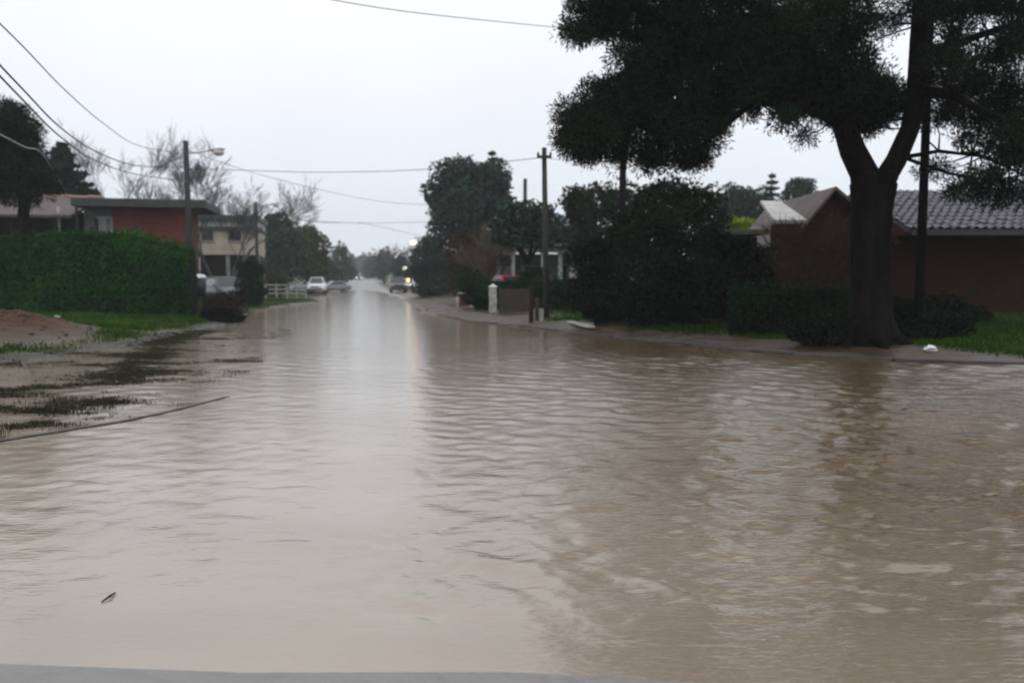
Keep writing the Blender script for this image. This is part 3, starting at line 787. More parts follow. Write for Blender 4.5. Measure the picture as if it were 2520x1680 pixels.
# low wing on the left with its pale wet roof
xw0, xw1 = lx(h4, 1882), xa - .02; zw0 = lz(h4, 541, 0, -.8); zw1 = lz(h4, 494, 0, 1.8)
MB().add([(xw0, -.8, zw0), (xw1, -.8, zw0), (xw1, .5, zw0 + .5 * (zw1 - zw0)), (xw1, 1.8, zw1), (xw0 + .35, 1.8, zw1),
          (xw0, -.8, zw0 - .1), (xw1, -.8, zw0 - .1), (xw1, .5, zw0 + .5 * (zw1 - zw0) - .1), (xw1, 1.8, zw1 - .1), (xw0 + .35, 1.8, zw1 - .1)],
         [(0, 1, 2, 3, 4), (9, 8, 7, 6, 5), (0, 5, 6, 1), (1, 6, 7, 2), (2, 7, 8, 3), (3, 8, 9, 4), (4, 9, 5, 0)]).build('wing_roof', M['paleroof'], h4, local=True)
MB().box(xw0 + .15, xw1 - .1, -.5, -.003, -.3, zw0 - .1).build('wing_wall', M['darkbrick'], h4, local=True)
xc0 = lx(h4, 1785)
MB().box(xc0, xw0 - .05, -.4, 2.5, lz(h4, 578), lz(h4, 566), .02).build('carport_roof', M['moss'], h4, local=True)
MB().box(xc0 + .3, xw0 + .1, 1.2, 2.4, -.3, lz(h4, 578) - .002).build('carport_wall', M['darkwall'], h4, local=True)
# long wing on the right
yE, yR = -1.6, 2.6
zE5, zR5 = lz(h4, 561, 0, yE), lz(h4, 468, 0, yR)
xs0, xs1 = xb2 + .02, xb2 + .02 + 6.9
slope = math.atan2(zR5 - zE5, yR - yE); sl_len = math.hypot(zR5 - zE5, yR - yE)
MB().add([(xs0, yE, zE5 - .16), (xs1, yE, zE5 - .16), (xs1, yR, zR5 - .16), (xs0, yR, zR5 - .16), (xs0, yE, zE5 - .06), (xs1, yE, zE5 - .06), (xs1, yR, zR5 - .06), (xs0, yR, zR5 - .06), (xs0, 6, zE5 + .3), (xs1, 6, zE5 + .3)],
         [(4, 5, 6, 7), (0, 1, 5, 4), (3, 2, 1, 0), (7, 6, 9, 8), (0, 4, 7, 3), (1, 2, 6, 5)]).build('roof_deck', M['fascia'], h4, local=True)
MB().add([(xx_, a, b) for xx_ in (xs0 - .016, xs0 + .06) for a, b in ((yE + .02, zE5 - .195), (yE + .02, zE5 - .165), (yR, zR5 - .17), (5.9, zE5 + .2), (5.9, zE5 - .195))],
         [(0, 1, 2, 3, 4), (9, 8, 7, 6, 5), (0, 5, 6, 1), (1, 6, 7, 2), (2, 7, 8, 3), (3, 8, 9, 4), (4, 9, 5, 0)]).build('end_wall', M['darkbrick'], h4, local=True)
MB().box(xs0, xs1, 0, 5.8, -.3, zE5 - .192).build('wall', M['darkbrick'], h4, local=True)
MB().box(xs0, xs1, yE, .05, zE5 - .19, zE5 - .163).build('soffit', M['darkwood'], h4, local=True)
MB().box(xs0, xs1 + .2, yE - .12, yE - .004, zE5 - .22, zE5 - .05).build('gutter', M['trim'], h4, local=True)
ncol, nrow = 26, 11
tw, tl = 6.9 / ncol, sl_len / nrow
tm = MB(); n = 7; vs = []
for yy, zz in ((-.03, .055), (tl * 1.08, .0)):
    for k in range(n):
        f = k / (n - 1)
        vs.append((f * tw * 1.06, yy, zz + .05 * math.sin(f * 2 * PI) * (1 if f < .5 else .4)))
m_ = len(vs); vs += [(a, b, c_ - .02) for a, b, c_ in vs[:n]]
tm.add(vs, [(k, k + 1, n + k + 1, n + k) for k in range(n - 1)] + [(m_ + k, m_ + k + 1, k + 1, k) for k in range(n - 1)])
t0 = tm.build('tile', M['tile'], h4, local=True); rj = random.Random(5)
for i in range(nrow):
    for j in range(ncol):
        o = t0 if i == j == 0 else t0.copy()
        if o is not t0: COL.objects.link(o); o.parent = h4
        y = yE - .03 + (yR - yE) * i / nrow; z = zE5 + (zR5 - zE5) * i / nrow - .03
        o.location = (xs0 + j * tw + rj.gauss(0, .006), y, z + rj.gauss(0, .006)); o.rotation_euler = (slope + rj.gauss(0, .012), rj.gauss(0, .012), rj.gauss(0, .012))

# ------------------------------------------------------------------ big pine on the right
def big_pine():
    Y = 17.0; r = nrng(); x = X(2150, Y); z = hgt(x, Y)
    t = thing('pine_tree', (x, Y, z), 'huge dark pine with forked trunk filling the upper right', 'tree')
    mp = Y / F
    tb = MB(); limbs = []
    def limb(pts, rad, dy):
        q = [P(u, v, Y + d) for (u, v), d in zip(pts, dy)]
        tb.tube(q, rad, 10 if rad[0] > .1 else 6); limbs.extend(q)
        for a, b in zip(q[:-1], q[1:]):
            for f in (.25, .5, .75): limbs.append(tuple(a[i] + (b[i] - a[i]) * f for i in range(3)))
    g0 = P(2150, 690, Y)
    tp = [((x, Y, z - .2), .58), ((x, Y, z + .05), .55), ((x - .02, Y, z + .5), .50), (P(2146, 720, Y), .46), (P(2142, 600, Y), .45), (P(2146, 520, Y), .47), (P(2150, 455, Y), .53), (P(2152, 425, Y), .52)]
    fp, fr_ = [], []
    for (p, a), (q, b) in zip(tp[:-1], tp[1:]):
        for k in range(4):
            fp.append(tuple(p[i] + (q[i] - p[i]) * k / 4 for i in range(3))); fr_.append(.84 * (a + (b - a) * k / 4))
    tb.tube(fp + [tp[-1][0]], fr_ + [.42], 30)
    rough_bark = np.random.default_rng(4)
    for i, p in enumerate(tb.v):
        k = i % 30; f = 1 + .055 * math.sin(k * 2.4 + p[2] * .7) + rough_bark.normal(0, .022)
        cx = x + (p[2] - z) * 0
        tb.v[i] = (cx + (p[0] - cx) * f, Y + (p[1] - Y) * f, p[2])
    for k in range(6):
        a = k * 1.05 + .3
        tb.tube([(x + .25 * math.cos(a), Y + .25 * math.sin(a), z + .55), (x + .46 * math.cos(a), Y + .46 * math.sin(a), z + .16), (x + .85 * math.cos(a + .15), Y + .85 * math.sin(a + .15), z - .06)], [.17, .15, .06], 8)
    limb([(2138, 450), (2098, 370), (2075, 300), (2048, 220), (1990, 130), (1900, 40), (1840, -90)], [.29, .26, .23, .20, .15, .11, .06], [0, 0, .1, .3, .6, .9, 1.2])
    limb([(2168, 455), (2205, 395), (2240, 315), (2256, 220), (2262, 100), (2270, -60), (2280, -260), (2270, -480)], [.23, .21, .19, .19, .18, .15, .10, .05], [0, 0, -.1, -.2, -.2, -.1, 0, 0])
    limb([(2075, 300), (1985, 262), (1860, 245), (1710, 275), (1560, 310), (1430, 325)], [.16, .13, .11, .08, .05, .02], [.1, -.3, -.7, -1.0, -1.2, -1.3])
    limb([(2045, 215), (1910, 160), (1720, 130), (1570, 95), (1430, 75)], [.15, .12, .09, .06, .02], [.3, .8, 1.2, 1.5, 1.7])
    limb([(1860, 245), (1760, 330), (1690, 395), (1610, 400)], [.07, .05, .03, .015], [-.7, -.6, -.5, -.4])
    limb([(1710, 275), (1590, 370), (1480, 390)], [.06, .04, .015], [-1, -.8, -.7])
    limb([(2256, 220), (2340, 235), (2440, 285), (2540, 330)], [.12, .09, .06, .03], [-.2, -.8, -1.3, -1.6])
    limb([(2262, 130), (2350, 110), (2460, 70), (2580, 40)], [.12, .09, .06, .03], [-.2, .4, .9, 1.2])
    limb([(2210, 390), (2310, 372), (2420, 385), (2540, 440)], [.05, .04, .03, .02], [0, .3, .6, .8])
    limb([(2215, 385), (2330, 425), (2430, 445), (2530, 430)], [.04, .03, .025, .015], [0, -.4, -.6, -.9])
    limb([(2270, -60), (2450, -120), (2650, -100)], [.12, .08, .03], [-.1, -.8, -1.4])
    limb([(2280, -260), (2100, -330), (1900, -360)], [.1, .07, .03], [0, .6, 1])
    limb([(1900, 40), (1720, -60), (1520, -100)], [.09, .06, .02], [.9, .2, -.4])
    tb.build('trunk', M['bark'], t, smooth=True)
    blobs = [(1470, 30, 62, 34, 40), (1432, 76, 44, 18, 26), (1505, 72, 30, 26, 12), (1600, 35, 110, 55, 90), (1570, 150, 50, 32, 26), (1640, 125, 90, 65, 90),
             (1580, 215, 70, 45, 56), (1500, 255, 72, 44, 56), (1425, 285, 42, 34, 34), (1402, 335, 26, 36, 22), (1475, 335, 64, 46, 56), (1445, 385, 30, 16, 10),
             (1610, 285, 105, 80, 120), (1695, 320, 70, 55, 60), (1605, 392, 38, 22, 18), (1702, 396, 36, 24, 24), (1525, 385, 26, 20, 8),
             (1790, 110, 150, 120, 190), (1800, 225, 90, 55, 80), (1905, 90, 130, 110, 150), (1930, 190, 110, 52, 90), (1755, 285, 45, 36, 26),
             (1962, 262, 40, 22, 16), (1932, 296, 26, 12, 8), (2020, 235, 60, 40, 46), (2045, 285, 36, 18, 14), (1975, 340, 22, 10, 4),
             (2050, 70, 100, 95, 110), (2095, 195, 70, 55, 60), (2180, 60, 40, 20, 8), (2160, 235, 60, 30, 40), (2115, 300, 45, 32, 34), (2165, 275, 45, 26, 28), (2380, 472, 50, 20, 12), (2490, 478, 55, 24, 18),
             (2300, 20, 120, 38, 46), (2350, 80, 40, 26, 12), (2440, 20, 90, 26, 34), (2330, 150, 60, 34, 28), (2455, 140, 60, 26, 22), (2400, 190, 50, 24, 18),
             (2330, 240, 90, 40, 48), (2480, 215, 50, 46, 36), (2440, 285, 85, 34, 42), (2505, 330, 46, 46, 34), (2480, 395, 50, 28, 20), (2320, 290, 55, 22, 16),
             (2500, 90, 40, 36, 20), (2400, 345, 40, 18, 8), (2300, 420, 40, 18, 8), (2430, 440, 60, 18, 14),
             (1500, -80, 120, 70, 90), (1750, -110, 190, 110, 260), (2050, -140, 190, 120, 280), (2350, -120, 190, 110, 240), (1900, -340, 240, 140, 280),
             (2220, -340, 240, 140, 280), (1700, -280, 160, 100, 130), (2480, -300, 160, 120, 150), (2620, 60, 130, 140, 110), (2640, 260, 110, 140, 90)]
    cents, rads = [], []
    for u, v, ru, rv, n in blobs:
        d0 = r.uniform(-1.6, 1.6)
        for _ in range(int(n * (1.9 if u < 2180 and v > -50 else 1.6))):
            a = r.normal(size=2) * .62; a /= max(1, np.linalg.norm(a) * .8)
            cents.append(P(u + a[0] * ru * .95, v + a[1] * rv * .9, Y + d0 + r.normal(0, .75))); rads.append(r.uniform(.10, .30))
    v = needle_clumps(r, cents, rads, 84, .092, .027).reshape(-1, 4, 3)[:, [0, 1, 2]].reshape(-1, 3) - np.array(t.location)
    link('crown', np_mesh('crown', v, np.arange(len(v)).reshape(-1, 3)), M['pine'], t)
    tw = MB(); la = np.array(limbs)
    for i in range(0, len(cents), 3):
        c = np.array(cents[i]); j = np.argmin(((la - c) ** 2).sum(1)); q = la[j]
        L = np.linalg.norm(q - c)
        if L > 1.1: continue
        mid = (q + c) / 2 + np.array([r.normal(0, .08), r.normal(0, .08), -.06 * L])
        tw.tube([q, mid, c], [.022, .014, .007], 4, cap=False)
    tw.build('branches', M['bark'], t)['kind'] = 'stuff'
big_pine()

# left edge pine and conifer behind the brick house
def left_pine():
    Y = 34.5; r = nrng(); x = X(56, Y); z = hgt(x, Y)
    t = thing('pine_tree', (x, Y, z), 'dark pine at the left edge between the hedge and the brown roof', 'tree')
    tb = MB().tube([(x, Y, z - .2), P(56, 700, Y), P(52, 600, Y), P(60, 500, Y), P(40, 420, Y), P(20, 330, Y)], [.30, .25, .23, .24, .16, .06], 10)
    for a, b in (((60, 500), (120, 440)), ((52, 470), (-40, 430)), ((40, 420), (90, 350)), ((40, 420), (-30, 360))):
        tb.tube([P(*a, Y), P((a[0] + b[0]) / 2, (a[1] + b[1]) / 2 + 6, Y + r.uniform(-.8, .8)), P(*b, Y + r.uniform(-1, 1))], [.09, .06, .02], 6)
    tb.build('trunk', M['bark'], t, smooth=True)
    cents, rads = [], []
    for u, v, ru, rv, n in [(15, 310, 40, 30, 50), (50, 345, 30, 32, 50), (0, 375, 55, 50, 80), (50, 405, 36, 32, 50), (-10, 445, 60, 30, 60), (45, 455, 60, 26, 50), (80, 420, 26, 22, 24), (-80, 380, 60, 80, 80), (15, 282, 18, 14, 14)]:
        d0 = r.uniform(-.8, .8)
        for _ in range(int(n * 1.6)):
            a = r.normal(size=2); a /= max(1, np.linalg.norm(a) * .62)
            cents.append(P(u + a[0] * ru, v + a[1] * rv, Y + d0 + r.normal(0, .5))); rads.append(r.uniform(.16, .34))
    quads_obj('crown', [needle_clumps(r, cents, rads, 60, .26, .022)], M['pine'], t)
left_pine()
conifer('conifer', 'dark conifer with drooping branches behind the brick house roof', 165, 56, 350, 505, 105, layers=15, leaf=.38)

# ------------------------------------------------------------------ trees and shrubs
bare('bare_tree', 'grey leafless tree rising behind the middle of the brick house', 282, 60, 318, seed=4, spread=.34, levels=6, r0=.18, thin=.009)
bare('bare_tree', 'large leafless tree just right of the left street lamp pole', 512, 50, 362, seed=11, spread=.42, levels=6, r0=.16, thin=.009)
bare('bare_tree', 'leafless tree with long slanting branches before the cream house', 545, 53, 368, seed=27, spread=.40, levels=6, r0=.16, thin=.009, stems=2)
leafy('leafy_tree', 'tall dark green tree right of the cream house', 'tree', 690, 86, [(690, 560, 36, 38), (676, 600, 28, 46), (710, 610, 36, 56), (690, 660, 44, 40), (668, 545, 18, 20)], 'tree', .42, trunk=.25)
leafy('leafy_tree', 'rounded olive green tree beside the tall dark green one', 'tree', 770, 92, [(755, 582, 34, 30), (780, 610, 30, 38), (748, 630, 34, 46), (795, 650, 22, 32), (765, 665, 38, 28)], 'olive', .42, trunk=.25)
leafy('shrub', 'dark green upright shrub left of the white fence', 'shrub', 618, 44, [(618, 668, 34, 32), (610, 705, 30, 32), (628, 715, 28, 26)], 'darkhedge', .16, trunk=.05)
leafy('shrub', 'pale olive bush behind the white fence', 'shrub', 678, 60, [(676, 690, 26, 20), (690, 700, 20, 16), (660, 702, 18, 16)], 'olive', .18, trunk=.05)
leafy('shrub', 'dark low bush at the water edge below the left street lamp pole', 'shrub', 548, 28.5, [(545, 772, 44, 16), (580, 780, 26, 12), (515, 770, 22, 14)], 'blackshrub', .09, trunk=.03, cover=4)
leafy('shrub', 'brownish ragged bush behind the dark low bush at the corner', 'shrub', 560, 36, [(545, 738, 34, 18), (580, 742, 26, 14), (515, 742, 18, 14)], 'brownleaf', .12, trunk=.03, cover=2)
leafy('leafy_tree', 'large dense round evergreen beside the right utility pole', 'tree', 1150, 62, [(1130, 430, 62, 42), (1195, 440, 58, 44), (1080, 480, 40, 40), (1150, 500, 80, 50), (1225, 490, 40, 52), (1095, 545, 40, 40), (1170, 570, 70, 50), (1065, 600, 26, 26)], 'tree', .32, trunk=.3, cover=3.6)
conifer('conifer', 'thin conifer top poking above the dense round evergreen', 1212, 74, 368, 520, 60, layers=10, leaf=.36)
leafy('leafy_tree', 'dark evergreen below the lit street lamp', 'tree', 1055, 76, [(1045, 632, 36, 34), (1085, 640, 40, 40), (1040, 668, 30, 26), (1105, 670, 44, 28)], 'tree', .3, trunk=.18)
bare('bare_tree', 'brownish leafless tree in front of the dense round evergreen', 1165, 46, 545, m='browntwig', seed=31, spread=.55, levels=5, r0=.10, stems=5, thin=.012)
leafy('leafy_tree', 'dark tree behind the right utility pole', 'tree', 1300, 42, [(1262, 530, 44, 34), (1320, 535, 52, 40), (1280, 575, 60, 34), (1355, 570, 44, 44), (1240, 575, 36, 34)], 'tree', .3, trunk=.2)
leafy('leafy_tree', 'olive topped tree left of the second utility pole', 'tree', 1440, 46, [(1420, 500, 44, 46), (1470, 500, 60, 44), (1540, 505, 60, 46), (1430, 570, 56, 50), (1520, 580, 70, 50)], 'shrub', .24, trunk=.2)
leafy('leafy_tree', 'big dark feathery tree in the middle of the right bank', 'tree', 1650, 27, [(1640, 480, 70, 38), (1720, 500, 56, 44), (1590, 540, 70, 50), (1690, 560, 90, 60), (1540, 600, 60, 60), (1620, 640, 90, 60)], 'shrub', .15, trunk=.18, cover=3.6)
leafy('leafy_tree', 'green broad tree far behind the carport roof', 'tree', 1835, 74, [(1820, 495, 50, 40), (1865, 505, 46, 40), (1790, 520, 40, 44), (1850, 550, 70, 34)], 'tree', .36, trunk=.25)
conifer('conifer', 'slim conifer left of the gabled house', 1893, 70, 424, 560, 34, layers=9, leaf=.34)
leafy('leafy_tree', 'small round treetop above the gabled house roof', 'tree', 1968, 70, [(1968, 458, 34, 24), (1950, 480, 30, 22), (1985, 478, 26, 22)], 'tree', .34, trunk=.2)
leafy('shrub', 'bright yellow green bush above the carport roof', 'shrub', 1815, 40, [(1805, 552, 28, 16), (1835, 550, 24, 14)], 'lime', .2, trunk=.05)
leafy('shrub', 'large dark shrub nearest the pale plank', 'shrub', 1470, 25, [(1460, 640, 60, 60), (1500, 700, 70, 60), (1440, 720, 44, 48), (1520, 745, 60, 40)], 'blackshrub', .13, trunk=.08, cover=3.6)
leafy('shrub', 'broad rounded black green shrub in the middle of the right bank', 'shrub', 1640, 23, [(1640, 690, 90, 70), (1600, 745, 80, 50), (1700, 740, 80, 54), (1720, 680, 60, 50)], 'blackshrub', .12, trunk=.08, cover=3.6)
leafy('shrub', 'wide dark shrub before the carport', 'shrub', 1830, 23.5, [(1745, 605, 50, 50), (1800, 620, 70, 44), (1850, 650, 60, 50), (1800, 690, 70, 50), (1880, 690, 34, 40)], 'blackshrub', .12, trunk=.08, cover=3.4)
leafy('shrub', 'small rounded clipped bush beside the red car', 'shrub', 1312, 37, [(1312, 678, 34, 22), (1300, 692, 28, 16)], 'shrub', .10, trunk=.04, cover=4)
leafy('shrub', 'dark leafy bush beside the white gate pillar', 'shrub', 1182, 38, [(1175, 705, 24, 34), (1195, 720, 20, 32), (1150, 700, 24, 26)], 'darkhedge', .12, trunk=.04)
bare('bare_shrub', 'leafless many stemmed shrub against the brown brick gable', 2000, 21, 470, m='darktwig', seed=8, spread=.6, levels=5, r0=.05, stems=6, thin=.006, cat='shrub')
leafy('shrub', 'low black green shrub added as shade right of the big pine trunk', 'shrub', 2330, 17.5, [(2310, 800, 80, 30), (2240, 812, 60, 26)], 'blackshrub', .09, trunk=.03, cover=3.6)  # added shrub, darkens the ground where the pine's shade falls
leafy('shrub', 'low dark shrub added as shade at the left foot of the big pine', 'shrub', 2050, 17.2, [(2050, 810, 60, 32), (1990, 815, 50, 26)], 'blackshrub', .09, trunk=.03, cover=3.6)  # also added, dark leaves standing in for shade under the pine

Yh = 29.0
hedge('clipped_hedge', 'tall rounded clipped green hedge left of the street lamp pole',
      [(X(-160, Yh), Yh, Z(592, Yh)), (X(0, Yh), Yh, Z(590, Yh)), (X(120, Yh), Yh + .1, Z(574, Yh)), (X(300, Yh), Yh + .4, Z(572, Yh)), (X(385, Yh), Yh + .7, Z(598, Yh)), (X(440, Yh), Yh + .9, Z(612, Yh))], 2.2, 'hedge', .11)
hedge('low_hedge', 'low flat topped dark hedge beside the right utility pole', [(X(1352, 33), 33, Z(690, 33)), (X(1446, 33), 32.4, Z(690, 32.4))], 1.2, 'darkhedge', .1, round_=.15)
hedge('low_hedge', 'dark low hedge behind the brown board fence', [(X(1165, 36), 36, Z(697, 36)), (X(1262, 36), 35.8, Z(693, 36)), (X(1352, 35.5), 35.5, Z(692, 35.5))], .9, 'darkhedge', .1, round_=.2)
leafy('shrub', 'spreading dark shrub added as shade along the foot of the brown brick wall', 'shrub', 2290, 21.5, [(2210, 760, 80, 34), (2310, 758, 80, 32), (2385, 775, 50, 26)], 'blackshrub', .10, trunk=.03, cover=3.6)  # added over the lawn to make the shaded wall foot darker
hedge('low_hedge', 'low dark hedge in front of the brown brick gable', [(X(1798, 19.6), 19.6, Z(711, 19.6)), (X(1950, 19.3), 19.3, Z(713, 19.3)), (X(2110, 19), 19, Z(718, 19))], 1.0, 'darkhedge', .085, round_=.2)

leafy('shrub', 'row end dark bush left of the brownish leafless tree', 'shrub', 1045, 66, [(1030, 668, 30, 24), (1070, 665, 36, 30), (1105, 672, 34, 28)], 'tree', .22, trunk=.05)
leafy('shrub', 'reddish brown bush in front of the dense round evergreen', 'shrub', 1150, 48, [(1135, 605, 42, 42), (1185, 600, 42, 42), (1155, 640, 52, 40), (1205, 640, 26, 34)], 'brownleaf', .17, trunk=.06, cover=1.7)
# far trees along the street
FAR = [(838, 150, [(838, 640, 26, 40), (850, 665, 20, 26)], 'farleaf', 'grey hazy tree beyond the olive tree on the left'),
       (812, 118, [(815, 672, 24, 24), (830, 690, 16, 14)], 'tree', 'dark bush behind the parked cars on the left'),
       (858, 230, [(858, 662, 18, 24), (870, 675, 12, 16)], 'farleaf', 'pale hazy tree near the left end of the street'),
       (945, 170, [(945, 640, 20, 30), (940, 668, 22, 24)], 'farleaf', 'grey hazy tree left of the hazy bare tree'),
       (918, 240, [(918, 655, 20, 26), (908, 672, 16, 18)], 'farleaf', 'pale hazy tree near the right end of the street'),
       (988, 130, [(985, 660, 22, 34), (1000, 680, 20, 20)], 'tree', 'dark tree behind the parked dark car')]
for u, Y, b, m, l in FAR: leafy('far_tree', l, 'tree', u, Y, b, m, .004 * Y, 2.6, trunk=.2, group='trees along the far street')
bare('bare_tree', 'hazy leafless tree above the parked dark car', 975, 150, 585, seed=41, spread=.3, levels=4, r0=.25, thin=.03, stems=2)
def far_wood():
    r = np.random.default_rng(9); parts = []
    for i in range(46):
        u = 640 + i * 13 + r.uniform(-8, 8); Y = r.uniform(330, 400); mp = Y / F
        hpx = r.uniform(16, 34); parts.append(leaf_cloud(r, P(u, 668 - hpx * .4, Y), (r.uniform(14, 24) * mp, 4, hpx * mp), 500, 1.8))
    v = np.concatenate(parts)
    return np_mesh('far_wood', v, np.arange(len(v)).reshape(-1, 4))
tag(link('far_wood', far_wood(), M['farleaf']), 'hazy grey line of woods at the end of the street', 'woods', kind='stuff')

# ------------------------------------------------------------------ poles, lamps and wires
def pole(name, label, u, Y, v_top, rad=.13, m='pole', lean=0, lamp=None, arms=(), group=None, cat='utility pole'):
    x = X(u, Y); z = hgt(x, Y); zt = Z(v_top, Y)
    t = thing(name, (x, Y, z), label, cat, group)
    MB().tube([(x, Y, z - .3), (x + lean * .5, Y, (z + zt) / 2), (x + lean, Y, zt)], [rad * 1.15, rad, rad * .85], 10).build('pole', M[m], t, smooth=True)
    for zz, L in arms:
        MB().box(x + lean - L, x + lean + L, Y - rad - .09, Y - rad + .01, zt - zz - .05, zt - zz + .05).build('crossarm', M['pole'], t)
        for s in (-.85, .85): MB().lathe([(.0, 0), (.035, .01), (.05, .06), (.03, .1), (0, .14)], 8, (x + lean + L * s, Y - rad - .04, zt - zz + .05)).build('insulator', M['fascia'], t)
    if lamp:
        (u1, v1), lit = lamp; e = Vector(P(u1, v1, Y)); s0 = Vector((x + lean, Y, Z(v1 + 7, Y)))
        MB().tube([s0, s0 * .5 + e * .5 + Vector((0, 0, -.02)), e], [.035, .03, .028], 6).build('lamp_arm', M['metal'], t)
        sg = 1 if e.x > s0.x else -1; L = .75
        hd = MB(); n = 8; vs = []
        for f, w, hh in ((0, .05, .04), (.2, .12, .09), (.7, .14, .10), (1, .05, .03)):
            for k in range(n):
                a = 2 * PI * k / n; vs.append((e.x - sg * .1 + sg * f * L, e.y + w * math.cos(a), e.z + hh * max(-.35, math.sin(a)) + .06 * f))
        hd.add(vs, [(i * n + k, i * n + (k + 1) % n, (i + 1) * n + (k + 1) % n, (i + 1) * n + k) for i in range(3) for k in range(n)] + [tuple(range(n)), tuple(range(3 * n, 4 * n))])
        hd.build('lamp_head', M['metal'], t)
        MB().lathe([(0, -.26), (.2, -.2), (.28, -.06), (.22, 0)], 10, (e.x + sg * .34, e.y, e.z + .0)).build('lamp_glass', M['sodium'] if lit else M['lens'], t, smooth=True)
    return t
pole('street_lamp', 'grey street lamp pole with a short arm at the corner by the hedge', 470, 37.5, 347, .135, lean=-.05, lamp=((520, 371), False), arms=(), cat='street lamp')
pole('street_lamp', 'distant unlit street lamp pole before the tall dark green tree', 634, 66, 497, .13, lamp=((668, 503), False), cat='street lamp')
pole('street_lamp', 'distant lit street lamp glowing orange', 1031, 88, 585, .09, lamp=((1024, 594), True), cat='street lamp')
pole('utility_pole', 'small distant pole with crossarm right of the glowing lamp', 1043, 100, 580, .13, arms=((.3, 1.1),))
pole('utility_pole', 'tall grey wooden pole standing on the right bank', 1345, 29, 364, .105, lean=-.10, arms=((.34, .26),))
pole('utility_pole', 'thinner distant pole between the evergreen and the tall right pole', 1292, 62, 440, .17)
pole('utility_pole', 'dark pole rising out of the bushes under the pine branches', 1530, 31, 372, .15, m='darkpole')
pole('utility_pole', 'thin black pole just right of the big pine trunk', 2264, 19.5, -60, .10, m='darkpole')
t = thing('lamp_sign', (X(1242, 50), 50, hgt(X(1242, 50), 50)), 'pole topped by a whitish lantern before the evergreen', 'lamp post')
xx, zz = X(1242, 50), Z(530, 50)
MB().tube([(xx, 50, t.location.z - .2), (xx, 50, zz)], .05, 8).build('post', M['darkpole'], t)
MB().lathe([(.12, 0), (.22, .08), (.24, .5), (.16, .58), (0, .62)], 10, (xx, 50, zz)).build('lantern', M['dirtywhite'], t, smooth=True)

def wire(label, pts, rad=.012, m='wire', name='power_line'):
    q = [Vector(P(u, v, Y)) for u, v, Y in pts]
    out = []
    for i in range(len(q) - 1):
        p0, p1, p2, p3 = q[max(i - 1, 0)], q[i], q[i + 1], q[min(i + 2, len(q) - 1)]
        for k in range(6):
            t = k / 6
            out.append(.5 * (2 * p1 + (p2 - p0) * t + (2 * p0 - 5 * p1 + 4 * p2 - p3) * t * t + (3 * p1 - p0 - 3 * p2 + p3) * t ** 3))
    out.append(q[-1])
    o = MB().tube(out, rad, 5).build(name, M[m])
    tag(o, label, 'power line', 'overhead wires')
wire('thin wire crossing the top of the sky into the pine', [(700, -22, 17), (1000, 29, 20), (1390, 70, 25), (1530, 84, 30.7)], .010)
wire('wire from the corner street lamp pole across to the tall right pole', [(465, 414, 37.3), (620, 420, 36), (800, 424, 34.5), (1050, 417, 32), (1333, 388, 28.9)], .014)
wire('faint wire running right from the tall right pole to the dark pole', [(1336, 388, 28.9), (1430, 398, 30), (1530, 396, 30.8)], .010)
wire('single wire sweeping from the upper left edge down to the corner lamp pole', [(-40, 20, 12), (60, 118, 14), (160, 222, 18), (260, 308, 23), (345, 360, 30), (465, 380, 37.4)], .012)
wire('upper of two thick cables falling from the left edge to the corner lamp pole', [(-40, 118, 12), (60, 224, 14.5), (150, 315, 18), (240, 375, 23), (340, 408, 30), (466, 413, 37.4)], .017)
wire('lower of two thick cables falling from the left edge to the corner lamp pole', [(-40, 145, 12), (60, 250, 14.5), (150, 338, 18), (240, 398, 23), (340, 430, 30), (466, 447, 37.4)], .017)
wire('pale cable slanting across the dark pine at the left edge', [(-60, 300, 22), (0, 331, 24), (60, 362, 27), (110, 386, 31), (170, 486, 47)], .02, 'palewire')
wire('thin wire sagging from the corner lamp pole towards the evergreen', [(467, 372, 37.4), (620, 424, 45), (800, 470, 52), (940, 496, 57), (1080, 506, 60.5)], .013)
wire('upper distant wire over the far street', [(634, 500, 66), (760, 545, 76), (900, 551, 84), (1043, 583, 99.5)], .022)
wire('lower distant wire over the far street', [(470, 470, 37.7), (640, 530, 66), (850, 548, 72), (1060, 546, 70)], .018)

